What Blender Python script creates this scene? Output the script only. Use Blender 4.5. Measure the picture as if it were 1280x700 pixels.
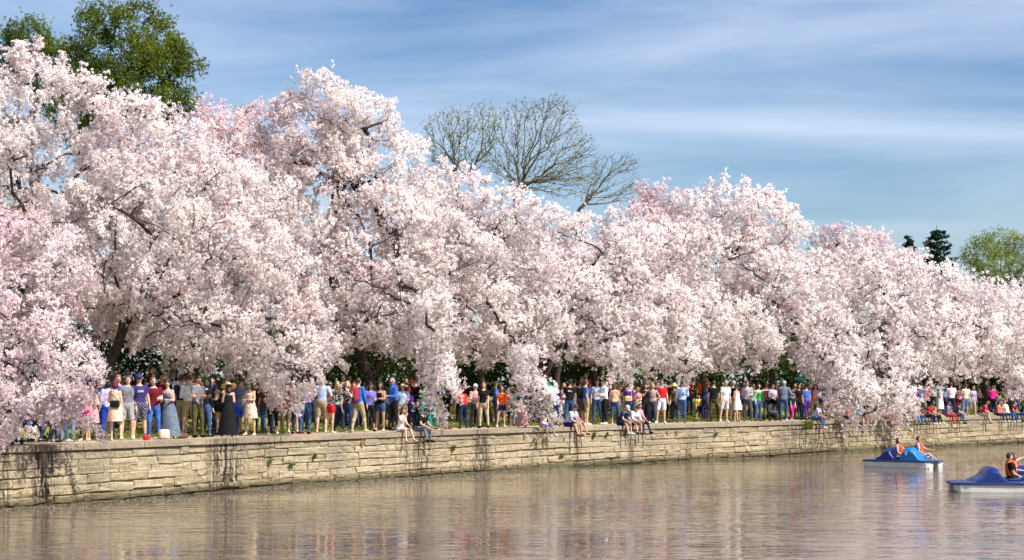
import bpy, bmesh, math, random
import numpy as np
from mathutils import Vector, Matrix, Quaternion

for o in list(bpy.data.objects):
    bpy.data.objects.remove(o, do_unlink=True)
SC = bpy.context.scene
COL = SC.collection
R = math.radians

# ------------------------------------------------------------------ camera
CAM_H = 3.0            # metres above the water
WALL_H = 1.59          # top of the sea wall above the water
FPX, HZ = 2200.0, 489.0
cam_data = bpy.data.cameras.new('camera')
cam = bpy.data.objects.new('camera', cam_data)
COL.objects.link(cam)
cam.location = (0, 0, CAM_H)
cam.rotation_euler = (R(90), 0, 0)
cam_data.sensor_width = 36
cam_data.lens = 36 * FPX / 1280
cam_data.shift_y = (HZ - 350) / 1280
cam_data.clip_start = 0.5
cam_data.clip_end = 8000
SC.camera = cam

# ------------------------------------------------------------------ sky and sun
SUN_EL = R(49)
SUN_AZ = (0.80, -0.60)             # horizontal direction towards the sun (x right, y away from the camera)
w = bpy.data.worlds.new('World'); SC.world = w; w.use_nodes = True
nt = w.node_tree; nt.nodes.clear()
N = nt.nodes.new; L = nt.links.new
sky = N('ShaderNodeTexSky'); sky.sky_type = 'NISHITA'; sky.sun_disc = False
sky.sun_elevation = SUN_EL
sky.sun_rotation = math.atan2(SUN_AZ[0], SUN_AZ[1])
sky.altitude = 0; sky.air_density = 1.0; sky.dust_density = 0.9; sky.ozone_density = 3.5
# thin cirrus drawn out sideways, the same all round the sky
tc = N('ShaderNodeTexCoord')
mp = N('ShaderNodeMapping'); mp.inputs['Scale'].default_value = (1.3, 1.3, 10.0)
mp.inputs['Rotation'].default_value = (R(2.0), R(-3.0), 0); mp.inputs['Location'].default_value = (0, 0, 0.42)
L(tc.outputs['Generated'], mp.inputs['Vector'])
nz = N('ShaderNodeTexNoise'); nz.inputs['Scale'].default_value = 1.5; nz.inputs['Detail'].default_value = 9
nz.inputs['Roughness'].default_value = 0.52; nz.inputs['Distortion'].default_value = 0.5
L(mp.outputs['Vector'], nz.inputs['Vector'])
rp = N('ShaderNodeValToRGB'); rp.color_ramp.elements[0].position = 0.40; rp.color_ramp.elements[1].position = 0.80
rp.color_ramp.elements[0].color = (0, 0, 0, 1); rp.color_ramp.elements[1].color = (0.60, 0.60, 0.60, 1)
L(nz.outputs['Fac'], rp.inputs['Fac'])
hs = N('ShaderNodeHueSaturation'); hs.inputs['Saturation'].default_value = 1.18; hs.inputs['Value'].default_value = 0.74
hs.inputs['Hue'].default_value = 0.505
L(sky.outputs['Color'], hs.inputs['Color'])
mx = N('ShaderNodeMixRGB'); mx.inputs['Color2'].default_value = (7.2, 7.6, 8.6, 1)
L(rp.outputs['Color'], mx.inputs['Fac']); L(hs.outputs['Color'], mx.inputs['Color1'])
bg = N('ShaderNodeBackground'); bg.inputs['Strength'].default_value = 0.11
L(mx.outputs['Color'], bg.inputs['Color'])
ow = N('ShaderNodeOutputWorld'); L(bg.outputs['Background'], ow.inputs['Surface'])

sun_d = bpy.data.lights.new('sun', 'SUN'); sun_d.energy = 4.6; sun_d.angle = R(0.53); sun_d.color = (1.0, 0.955, 0.88)
sun = bpy.data.objects.new('sun', sun_d); COL.objects.link(sun)
_d = Vector((SUN_AZ[0] * math.cos(SUN_EL), SUN_AZ[1] * math.cos(SUN_EL), math.sin(SUN_EL)))
sun.rotation_euler = _d.to_track_quat('Z', 'Y').to_euler()
sun.location = (40, -20, 60)

SC.view_settings.view_transform = 'Standard'; SC.view_settings.look = 'None'
SC.view_settings.exposure = 0.62; SC.view_settings.gamma = 1.0; SC.view_settings.use_curve_mapping = False
SC.render.engine = 'CYCLES'
SC.cycles.use_denoising = True
SC.cycles.max_bounces = 7; SC.cycles.diffuse_bounces = 3; SC.cycles.glossy_bounces = 3
SC.cycles.transmission_bounces = 4; SC.cycles.transparent_max_bounces = 6
SC.cycles.caustics_reflective = False; SC.cycles.caustics_refractive = False
SC.cycles.sample_clamp_indirect = 6

# ------------------------------------------------------------------ helpers
def at(px, py, Y):
    """photo pixel + distance from the camera -> point in the place"""
    return Vector(((px - 640) / FPX * Y, Y, CAM_H - (py - HZ) / FPX * Y))

def tag(o, label=None, cat=None, group=None, kind=None):
    if label: o['label'] = label
    if cat: o['category'] = cat
    if group: o['group'] = group
    if kind: o['kind'] = kind
    return o

def link(name, mesh, parent=None, mats=()):
    o = bpy.data.objects.new(name, mesh); COL.objects.link(o)
    if parent: o.parent = parent
    for m in mats:
        if m.name not in [x.name for x in mesh.materials if x]: mesh.materials.append(m)
    return o

def empty(name, loc=(0, 0, 0), rz=0.0, sc=1.0):
    o = bpy.data.objects.new(name, None); COL.objects.link(o)
    o.location = loc; o.rotation_euler = (0, 0, rz); o.scale = (sc, sc, sc); o.empty_display_size = 0.3
    return o

def mesh_np(name, V, F, smooth=False):
    """mesh from numpy arrays; F is (n,k) with one k"""
    V = np.asarray(V, np.float32); F = np.asarray(F, np.int32)
    me = bpy.data.meshes.new(name)
    k = F.shape[1]
    me.vertices.add(len(V)); me.vertices.foreach_set('co', V.ravel())
    me.loops.add(F.size); me.loops.foreach_set('vertex_index', F.ravel())
    me.polygons.add(len(F)); me.polygons.foreach_set('loop_start', np.arange(0, F.size, k, dtype=np.int32))
    if smooth: me.polygons.foreach_set('use_smooth', np.ones(len(F), bool))
    me.update(calc_edges=True)
    return me

def mesh_py(name, V, F, smooth=False):
    me = bpy.data.meshes.new(name); me.from_pydata([tuple(v) for v in V], [], F)
    if smooth: me.polygons.foreach_set('use_smooth', np.ones(len(me.polygons), bool))
    me.update(); return me

# ------------------------------------------------------------------ materials
MATS = {}
def mat(name, col, rough=0.8, var=0.12, scale=6.0, metal=0.0, spec=0.3, bump=0.0, bscale=40.0, coat=0.0):
    if name in MATS: return MATS[name]
    m = bpy.data.materials.new(name); m.use_nodes = True
    t = m.node_tree; b = t.nodes['Principled BSDF']
    b.inputs['Roughness'].default_value = rough; b.inputs['Metallic'].default_value = metal
    b.inputs['Specular IOR Level'].default_value = spec; b.inputs['Coat Weight'].default_value = coat
    tcn = t.nodes.new('ShaderNodeTexCoord')
    n = t.nodes.new('ShaderNodeTexNoise'); n.inputs['Scale'].default_value = scale; n.inputs['Detail'].default_value = 4
    t.links.new(tcn.outputs['Object'], n.inputs['Vector'])
    r = t.nodes.new('ShaderNodeValToRGB')
    r.color_ramp.elements[0].position = 0.3; r.color_ramp.elements[1].position = 0.7
    r.color_ramp.elements[0].color = tuple(c * (1 - var) for c in col) + (1,)
    r.color_ramp.elements[1].color = tuple(min(1, c * (1 + var)) for c in col) + (1,)
    t.links.new(n.outputs['Fac'], r.inputs['Fac']); t.links.new(r.outputs['Color'], b.inputs['Base Color'])
    if bump:
        n2 = t.nodes.new('ShaderNodeTexNoise'); n2.inputs['Scale'].default_value = bscale; n2.inputs['Detail'].default_value = 5
        t.links.new(tcn.outputs['Object'], n2.inputs['Vector'])
        bp = t.nodes.new('ShaderNodeBump'); bp.inputs['Strength'].default_value = bump; bp.inputs['Distance'].default_value = 0.02
        t.links.new(n2.outputs['Fac'], bp.inputs['Height']); t.links.new(bp.outputs['Normal'], b.inputs['Normal'])
    MATS[name] = m
    return m

def leaf_mat(name, cols, scale=0.6, trans=0.4, rough=0.7):
    """leaf / petal: diffuse plus light coming through; colour differs from spray to spray"""
    m = bpy.data.materials.new(name); m.use_nodes = True
    t = m.node_tree; t.nodes.clear()
    g = t.nodes.new('ShaderNodeNewGeometry')
    n = t.nodes.new('ShaderNodeTexNoise'); n.inputs['Scale'].default_value = scale; n.inputs['Detail'].default_value = 3
    t.links.new(g.outputs['Position'], n.inputs['Vector'])
    add = t.nodes.new('ShaderNodeMath'); add.operation = 'MULTIPLY_ADD'
    add.inputs[1].default_value = 0.45; add.inputs[2].default_value = -0.22
    t.links.new(g.outputs['Random Per Island'], add.inputs[0])
    ad2 = t.nodes.new('ShaderNodeMath'); ad2.operation = 'ADD'
    t.links.new(n.outputs['Fac'], ad2.inputs[0]); t.links.new(add.outputs[0], ad2.inputs[1])
    r = t.nodes.new('ShaderNodeValToRGB')
    els = r.color_ramp.elements
    while len(els) < len(cols): els.new(0.5)
    for i, c in enumerate(cols):
        els[i].position = 0.25 + 0.5 * i / (len(cols) - 1); els[i].color = tuple(c) + (1,)
    t.links.new(ad2.outputs[0], r.inputs['Fac'])
    d = t.nodes.new('ShaderNodeBsdfDiffuse'); tr = t.nodes.new('ShaderNodeBsdfTranslucent')
    t.links.new(r.outputs['Color'], d.inputs['Color']); t.links.new(r.outputs['Color'], tr.inputs['Color'])
    mxs = t.nodes.new('ShaderNodeMixShader'); mxs.inputs['Fac'].default_value = trans
    t.links.new(d.outputs[0], mxs.inputs[1]); t.links.new(tr.outputs[0], mxs.inputs[2])
    out = t.nodes.new('ShaderNodeOutputMaterial'); t.links.new(mxs.outputs[0], out.inputs['Surface'])
    MATS[name] = m
    return m

# ------------------------------------------------------------------ line of the sea wall (water side edge)
_WX = np.array([-26, -20, -16.4, -13.0, -10.67, -7.85, -4.35, 0.0, 5.33, 11.6, 19.9, 30.2, 44, 62, 90, 150.])
_WY = np.array([20, 32, 38.6, 44.6, 48.9, 54.1, 59.7, 66.6, 73.3, 80.6, 91.0, 102.8, 117, 134, 158, 200.])
def _smooth_line():
    t = np.arange(len(_WX)); P = []
    for i in range(len(_WX) - 1):
        g = lambda a, j: a[min(max(j, 0), len(a) - 1)]
        for u in np.linspace(0, 1, 12, endpoint=False):
            for_a = []
            for a in (_WX, _WY):
                p0, p1, p2, p3 = g(a, i - 1), g(a, i), g(a, i + 1), g(a, i + 2)
                for_a.append(0.5 * (2 * p1 + (p2 - p0) * u + (2 * p0 - 5 * p1 + 4 * p2 - p3) * u * u + (3 * p1 - p0 - 3 * p2 + p3) * u ** 3))
            P.append(for_a)
    P.append([_WX[-1], _WY[-1]])
    P = np.array(P)
    for _ in range(6): P[1:-1] = (P[:-2] + 2 * P[1:-1] + P[2:]) / 4
    return P
WALL = _smooth_line()
_seg = np.diff(WALL, axis=0); _len = np.hypot(_seg[:, 0], _seg[:, 1])
ARC = np.concatenate([[0], np.cumsum(_len)])
def wall_at(s):
    """point on the wall edge, unit tangent, unit normal (towards the land) at arc length s"""
    i = int(np.clip(np.searchsorted(ARC, s) - 1, 0, len(_seg) - 1))
    u = (s - ARC[i]) / _len[i]
    p = WALL[i] + _seg[i] * u; t = _seg[i] / _len[i]
    return p, t, np.array([-t[1], t[0]])
WPX = (WALL[:, 0] / WALL[:, 1]) * FPX + 640       # photo column of each wall point
def wall_px(px):
    """distance and arc length where the photo column px meets the wall edge"""
    return float(np.interp(px, WPX, WALL[:, 1])), float(np.interp(px, WPX, ARC))
def setback(x, y):
    d = np.hypot(WALL[:, 0] - x, WALL[:, 1] - y); i = int(d.argmin())
    t = _seg[min(i, len(_seg) - 1)] / _len[min(i, len(_seg) - 1)]
    return float((x - WALL[i, 0]) * -t[1] + (y - WALL[i, 1]) * t[0])
def ground_s(s):
    if s < 2.2: return WALL_H + 0.004
    if s < 14: return WALL_H + 0.004 + 1.15 * (0.5 - 0.5 * math.cos(math.pi * (s - 2.2) / 11.8))
    return WALL_H + 1.154 + 0.012 * min(s - 14, 60)
def ground(x, y): return ground_s(setback(x, y))
# ------------------------------------------------------------------ water
def make_water():
    m = bpy.data.materials.new('basin_water'); m.use_nodes = True
    t = m.node_tree; b = t.nodes['Principled BSDF']
    b.inputs['Base Color'].default_value = (0.17, 0.13, 0.095, 1)
    b.inputs['Roughness'].default_value = 0.015; b.inputs['IOR'].default_value = 1.6
    b.inputs['Specular IOR Level'].default_value = 0.8
    g = t.nodes.new('ShaderNodeNewGeometry')
    prev = None
    pm = t.nodes.new('ShaderNodeMapping'); pm.inputs['Scale'].default_value = (0.07, 0.16, 1); t.links.new(g.outputs['Position'], pm.inputs['Vector'])
    pn = t.nodes.new('ShaderNodeTexNoise'); pn.inputs['Scale'].default_value = 1.0; pn.inputs['Detail'].default_value = 3; t.links.new(pm.outputs['Vector'], pn.inputs['Vector'])
    pr = t.nodes.new('ShaderNodeMapRange'); pr.inputs['From Min'].default_value = 0.35; pr.inputs['From Max'].default_value = 0.65; pr.inputs['To Min'].default_value = 0.35; pr.inputs['To Max'].default_value = 1.25; t.links.new(pn.outputs['Fac'], pr.inputs['Value'])
    for sx, sy, det, st, dist in ((0.6, 1.4, 2, 1.0, 0.034), (2.0, 4.2, 2, 1.0, 0.014), (8.0, 12.0, 1, 1.0, 0.0008)):
        mpn = t.nodes.new('ShaderNodeMapping'); mpn.inputs['Scale'].default_value = (sx, sy, 1)
        mpn.inputs['Rotation'].default_value = (0, 0, R(12))
        t.links.new(g.outputs['Position'], mpn.inputs['Vector'])
        n = t.nodes.new('ShaderNodeTexNoise'); n.inputs['Scale'].default_value = 1.0; n.inputs['Detail'].default_value = det
        n.inputs['Distortion'].default_value = 0.4
        t.links.new(mpn.outputs['Vector'], n.inputs['Vector'])
        bp = t.nodes.new('ShaderNodeBump'); bp.inputs['Strength'].default_value = st; bp.inputs['Distance'].default_value = dist
        hm = t.nodes.new('ShaderNodeMath'); hm.operation = 'MULTIPLY'; t.links.new(n.outputs['Fac'], hm.inputs[0]); t.links.new(pr.outputs[0], hm.inputs[1])
        t.links.new(hm.outputs[0], bp.inputs['Height'])
        if prev: t.links.new(prev.outputs['Normal'], bp.inputs['Normal'])
        prev = bp
    t.links.new(prev.outputs['Normal'], b.inputs['Normal'])
    # water reaches under the wall and out over the whole basin
    V = [(-900, -700, 0), (1400, -700, 0), (1400, 1500, 0), (-900, 1500, 0)]
    o = link('water', mesh_py('water', V, [(0, 1, 2, 3)]), None, [m]); tag(o, kind='structure')
make_water()

# ------------------------------------------------------------------ land: path and lawn
def strip(name, offs, mat_, dz=0.0, ends=None):
    V = []; F = []
    n = len(WALL)
    for i in range(n):
        t = _seg[min(i, n - 2)] / _len[min(i, n - 2)]; nn = (-t[1], t[0])
        for s in offs:
            x, y = WALL[i, 0] + nn[0] * s, WALL[i, 1] + nn[1] * s
            V.append((x, y, ground_s(s) + dz))
    k = len(offs)
    for i in range(n - 1):
        for j in range(k - 1):
            a = i * k + j; F.append((a, a + k, a + k + 1, a + 1))
    o = link(name, mesh_py(name, V, F, True), None, [mat_])
    return tag(o, kind='structure')

def ground_mat(name, cols, scale, bump=0.4):
    m = bpy.data.materials.new(name); m.use_nodes = True
    t = m.node_tree; b = t.nodes['Principled BSDF']; b.inputs['Roughness'].default_value = 0.95; b.inputs['Specular IOR Level'].default_value = 0.1
    g = t.nodes.new('ShaderNodeNewGeometry')
    n = t.nodes.new('ShaderNodeTexNoise'); n.inputs['Scale'].default_value = scale; n.inputs['Detail'].default_value = 8; n.inputs['Roughness'].default_value = 0.65
    t.links.new(g.outputs['Position'], n.inputs['Vector'])
    r = t.nodes.new('ShaderNodeValToRGB'); els = r.color_ramp.elements
    while len(els) < len(cols): els.new(0.5)
    for i, c in enumerate(cols): els[i].position = 0.3 + 0.4 * i / (len(cols) - 1); els[i].color = tuple(c) + (1,)
    t.links.new(n.outputs['Fac'], r.inputs['Fac']); t.links.new(r.outputs['Color'], b.inputs['Base Color'])
    n2 = t.nodes.new('ShaderNodeTexNoise'); n2.inputs['Scale'].default_value = 18; n2.inputs['Detail'].default_value = 6
    t.links.new(g.outputs['Position'], n2.inputs['Vector'])
    bp = t.nodes.new('ShaderNodeBump'); bp.inputs['Strength'].default_value = bump; bp.inputs['Distance'].default_value = 0.05
    t.links.new(n2.outputs['Fac'], bp.inputs['Height']); t.links.new(bp.outputs['Normal'], b.inputs['Normal'])
    return m
M_PATH = ground_mat('trodden_path', [(0.30, 0.23, 0.15), (0.42, 0.34, 0.23), (0.47, 0.39, 0.27)], 1.4)
M_LAWN = ground_mat('lawn_ground', [(0.11, 0.125, 0.022), (0.22, 0.21, 0.045), (0.37, 0.285, 0.14)], 0.55)
strip('path', [0.0, 0.55, 1.2, 1.9, 2.3], M_PATH)
strip('lawn', [2.3, 3, 4, 5.5, 7, 9, 11, 13, 15, 20, 30, 50, 74], M_LAWN)
strip('far_ground', [74, 300, 1200], M_LAWN)

# short grass standing on the lawn in view (nobody could count it)
def grass_tufts():
    rng = np.random.default_rng(5)
    n = 9000
    s0, s1 = wall_px(-40)[1], wall_px(1300)[1]
    ss = rng.uniform(s0, s1, n); off = 2.35 + rng.exponential(1.6, n)
    B = []
    for a, b in zip(ss, off):
        p, t, nn = wall_at(a); q = p + nn * b; B.append((q[0], q[1], ground_s(b)))
    B = np.array(B); n = len(B)
    V = []; 
    a = rng.uniform(0, 6.28, (n, 3)); 
    for k in range(3):
        d = np.stack([np.cos(a[:, k]), np.sin(a[:, k]), 0 * a[:, k]], 1)
        wd = np.stack([-d[:, 1], d[:, 0], 0 * a[:, k]], 1) * 0.02
        base = B + d * 0.03
        h = rng.uniform(0.05, 0.13, n)[:, None]
        V += [base - wd, base + wd, base + d * 0.05 + np.array([[0, 0, 1]]) * h]
    V = np.stack(V, 1).reshape(-1, 3)
    F = np.arange(len(V)).reshape(-1, 3)
    gm = leaf_mat('grass_blades', [(0.10, 0.15, 0.02), (0.19, 0.24, 0.04), (0.28, 0.27, 0.08)], 0.8, 0.3)
    o = link('grass', mesh_np('grass', V, F), None, [gm])
    tag(o, 'short yellowish green grass on the sunlit slope behind the path', 'grass', kind='stuff')
grass_tufts()

# ------------------------------------------------------------------ sea wall
def stone_mat(name, cols, rough=0.9, streak=1.0):
    m = bpy.data.materials.new(name); m.use_nodes = True
    t = m.node_tree; b = t.nodes['Principled BSDF']; b.inputs['Roughness'].default_value = rough; b.inputs['Specular IOR Level'].default_value = 0.2
    nd = t.nodes.new; lk = t.links.new
    g = nd('ShaderNodeNewGeometry'); oi = nd('ShaderNodeObjectInfo')
    n = nd('ShaderNodeTexNoise'); n.inputs['Scale'].default_value = 2.2; n.inputs['Detail'].default_value = 9; n.inputs['Roughness'].default_value = 0.7
    lk(g.outputs['Position'], n.inputs['Vector'])
    a = nd('ShaderNodeMath'); a.operation = 'MULTIPLY_ADD'; a.inputs[1].default_value = 0.26; a.inputs[2].default_value = -0.10
    lk(g.outputs['Random Per Island'], a.inputs[0])
    a1 = nd('ShaderNodeMath'); a1.operation = 'MULTIPLY_ADD'; a1.inputs[1].default_value = 0.16; a1.inputs[2].default_value = -0.05
    lk(oi.outputs['Random'], a1.inputs[0])
    s = nd('ShaderNodeMath'); lk(n.outputs['Fac'], s.inputs[0]); lk(a.outputs[0], s.inputs[1])
    s2 = nd('ShaderNodeMath'); lk(s.outputs[0], s2.inputs[0]); lk(a1.outputs[0], s2.inputs[1])
    r = nd('ShaderNodeValToRGB'); els = r.color_ramp.elements
    while len(els) < len(cols): els.new(0.5)
    for i, c in enumerate(cols): els[i].position = 0.22 + 0.56 * i / (len(cols) - 1); els[i].color = tuple(c) + (1,)
    lk(s2.outputs[0], r.inputs['Fac'])
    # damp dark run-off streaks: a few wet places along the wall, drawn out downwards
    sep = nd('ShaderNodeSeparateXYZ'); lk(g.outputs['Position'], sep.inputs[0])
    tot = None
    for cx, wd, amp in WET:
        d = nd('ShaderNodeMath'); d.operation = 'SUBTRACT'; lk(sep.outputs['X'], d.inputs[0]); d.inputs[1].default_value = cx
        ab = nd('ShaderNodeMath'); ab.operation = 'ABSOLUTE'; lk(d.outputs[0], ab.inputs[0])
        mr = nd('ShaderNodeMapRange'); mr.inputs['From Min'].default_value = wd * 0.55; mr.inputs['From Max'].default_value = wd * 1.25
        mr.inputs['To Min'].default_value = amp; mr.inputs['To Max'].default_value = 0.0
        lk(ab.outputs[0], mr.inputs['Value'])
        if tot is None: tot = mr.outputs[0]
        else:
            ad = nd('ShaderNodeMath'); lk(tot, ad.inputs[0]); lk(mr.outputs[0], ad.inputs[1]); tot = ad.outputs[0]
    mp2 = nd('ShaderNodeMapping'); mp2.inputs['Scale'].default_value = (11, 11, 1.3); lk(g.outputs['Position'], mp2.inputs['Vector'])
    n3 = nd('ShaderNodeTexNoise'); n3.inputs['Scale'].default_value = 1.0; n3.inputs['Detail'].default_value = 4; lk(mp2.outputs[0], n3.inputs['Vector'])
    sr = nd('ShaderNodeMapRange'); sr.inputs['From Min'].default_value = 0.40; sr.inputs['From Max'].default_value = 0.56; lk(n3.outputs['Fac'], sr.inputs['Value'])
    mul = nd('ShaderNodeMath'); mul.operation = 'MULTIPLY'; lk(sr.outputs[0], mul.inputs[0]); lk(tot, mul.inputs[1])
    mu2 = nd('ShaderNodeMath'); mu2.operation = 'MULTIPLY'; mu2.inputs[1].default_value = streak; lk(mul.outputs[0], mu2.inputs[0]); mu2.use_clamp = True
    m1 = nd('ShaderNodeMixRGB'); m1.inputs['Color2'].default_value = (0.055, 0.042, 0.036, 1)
    n7 = nd('ShaderNodeTexNoise'); n7.inputs['Scale'].default_value = 0.55; n7.inputs['Detail'].default_value = 6; n7.inputs['Roughness'].default_value = 0.6; lk(g.outputs['Position'], n7.inputs['Vector'])
    zw = nd('ShaderNodeMapRange'); zw.inputs['From Min'].default_value = 0.2; zw.inputs['From Max'].default_value = 1.6; zw.inputs['To Min'].default_value = -0.10; zw.inputs['To Max'].default_value = 0.16; lk(sep.outputs['Z'], zw.inputs['Value'])
    a7 = nd('ShaderNodeMath'); lk(n7.outputs['Fac'], a7.inputs[0]); lk(zw.outputs[0], a7.inputs[1])
    mr7 = nd('ShaderNodeMapRange'); mr7.inputs['From Min'].default_value = 0.46; mr7.inputs['From Max'].default_value = 0.66; mr7.inputs['To Max'].default_value = 0.62; lk(a7.outputs[0], mr7.inputs['Value'])
    m7 = nd('ShaderNodeMixRGB'); m7.inputs['Color2'].default_value = (0.27, 0.225, 0.17, 1); lk(mr7.outputs[0], m7.inputs['Fac']); lk(r.outputs['Color'], m7.inputs['Color1'])
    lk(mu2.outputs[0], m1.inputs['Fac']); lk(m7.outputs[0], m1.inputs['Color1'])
    # algae and rust flecks
    n4 = nd('ShaderNodeTexNoise'); n4.inputs['Scale'].default_value = 3.1; n4.inputs['Detail'].default_value = 6; lk(g.outputs['Position'], n4.inputs['Vector'])
    mr4 = nd('ShaderNodeMapRange'); mr4.inputs['From Min'].default_value = 0.60; mr4.inputs['From Max'].default_value = 0.75; mr4.inputs['To Max'].default_value = 0.55; lk(n4.outputs['Fac'], mr4.inputs['Value'])
    m2 = nd('ShaderNodeMixRGB'); m2.inputs['Color2'].default_value = (0.17, 0.12, 0.055, 1)
    lk(mr4.outputs[0], m2.inputs['Fac']); lk(m1.outputs[0], m2.inputs['Color1'])
    # tide mark: wet dark algae line just above the water
    zr = nd('ShaderNodeMapRange'); zr.inputs['From Min'].default_value = 0.03; zr.inputs['From Max'].default_value = 0.26; zr.inputs['To Min'].default_value = 0.85; zr.inputs['To Max'].default_value = 0.0
    zn = nd('ShaderNodeMath'); zn.operation = 'MULTIPLY_ADD'; zn.inputs[1].default_value = -0.16; lk(n.outputs['Fac'], zn.inputs[0]); lk(sep.outputs['Z'], zn.inputs[2])
    lk(zn.outputs[0], zr.inputs['Value'])
    m3 = nd('ShaderNodeMixRGB'); m3.inputs['Color2'].default_value = (0.075, 0.062, 0.03, 1)
    lk(zr.outputs[0], m3.inputs['Fac']); lk(m2.outputs[0], m3.inputs['Color1'])
    n6 = nd('ShaderNodeTexNoise'); n6.inputs['Scale'].default_value = 17; n6.inputs['Detail'].default_value = 7; n6.inputs['Roughness'].default_value = 0.75; lk(g.outputs['Position'], n6.inputs['Vector'])
    mr6 = nd('ShaderNodeMapRange'); mr6.inputs['From Min'].default_value = 0.30; mr6.inputs['From Max'].default_value = 0.62; mr6.inputs['To Min'].default_value = 0.42; mr6.inputs['To Max'].default_value = 1.12; lk(n6.outputs['Fac'], mr6.inputs['Value'])
    m6 = nd('ShaderNodeMixRGB'); m6.blend_type = 'MULTIPLY'; m6.inputs['Fac'].default_value = 1.0; lk(m3.outputs[0], m6.inputs['Color1']); lk(mr6.outputs[0], m6.inputs['Color2'])
    lk(m6.outputs[0], b.inputs['Base Color'])
    n5 = nd('ShaderNodeTexNoise'); n5.inputs['Scale'].default_value = 9; n5.inputs['Detail'].default_value = 8; n5.inputs['Roughness'].default_value = 0.7; lk(g.outputs['Position'], n5.inputs['Vector'])
    bp = nd('ShaderNodeBump'); bp.inputs['Strength'].default_value = 0.8; bp.inputs['Distance'].default_value = 0.05
    lk(n5.outputs['Fac'], bp.inputs['Height']); lk(bp.outputs['Normal'], b.inputs['Normal'])
    return m
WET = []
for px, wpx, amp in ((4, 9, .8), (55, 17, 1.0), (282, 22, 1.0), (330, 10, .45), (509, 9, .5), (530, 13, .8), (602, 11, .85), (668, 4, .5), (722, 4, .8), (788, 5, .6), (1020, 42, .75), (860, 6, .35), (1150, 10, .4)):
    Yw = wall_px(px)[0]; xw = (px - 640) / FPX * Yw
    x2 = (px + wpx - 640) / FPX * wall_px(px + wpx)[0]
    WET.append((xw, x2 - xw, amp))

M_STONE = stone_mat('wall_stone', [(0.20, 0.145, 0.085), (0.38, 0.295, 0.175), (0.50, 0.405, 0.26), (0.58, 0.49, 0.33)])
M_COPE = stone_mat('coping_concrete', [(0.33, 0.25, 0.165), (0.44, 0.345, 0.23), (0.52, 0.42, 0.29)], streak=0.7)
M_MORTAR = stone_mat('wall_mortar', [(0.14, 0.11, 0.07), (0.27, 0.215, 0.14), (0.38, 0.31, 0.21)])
M_RUST = mat('rust_stain', (0.26, 0.165, 0.085), 0.9, 0.45, 30, bump=0.4)

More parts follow.
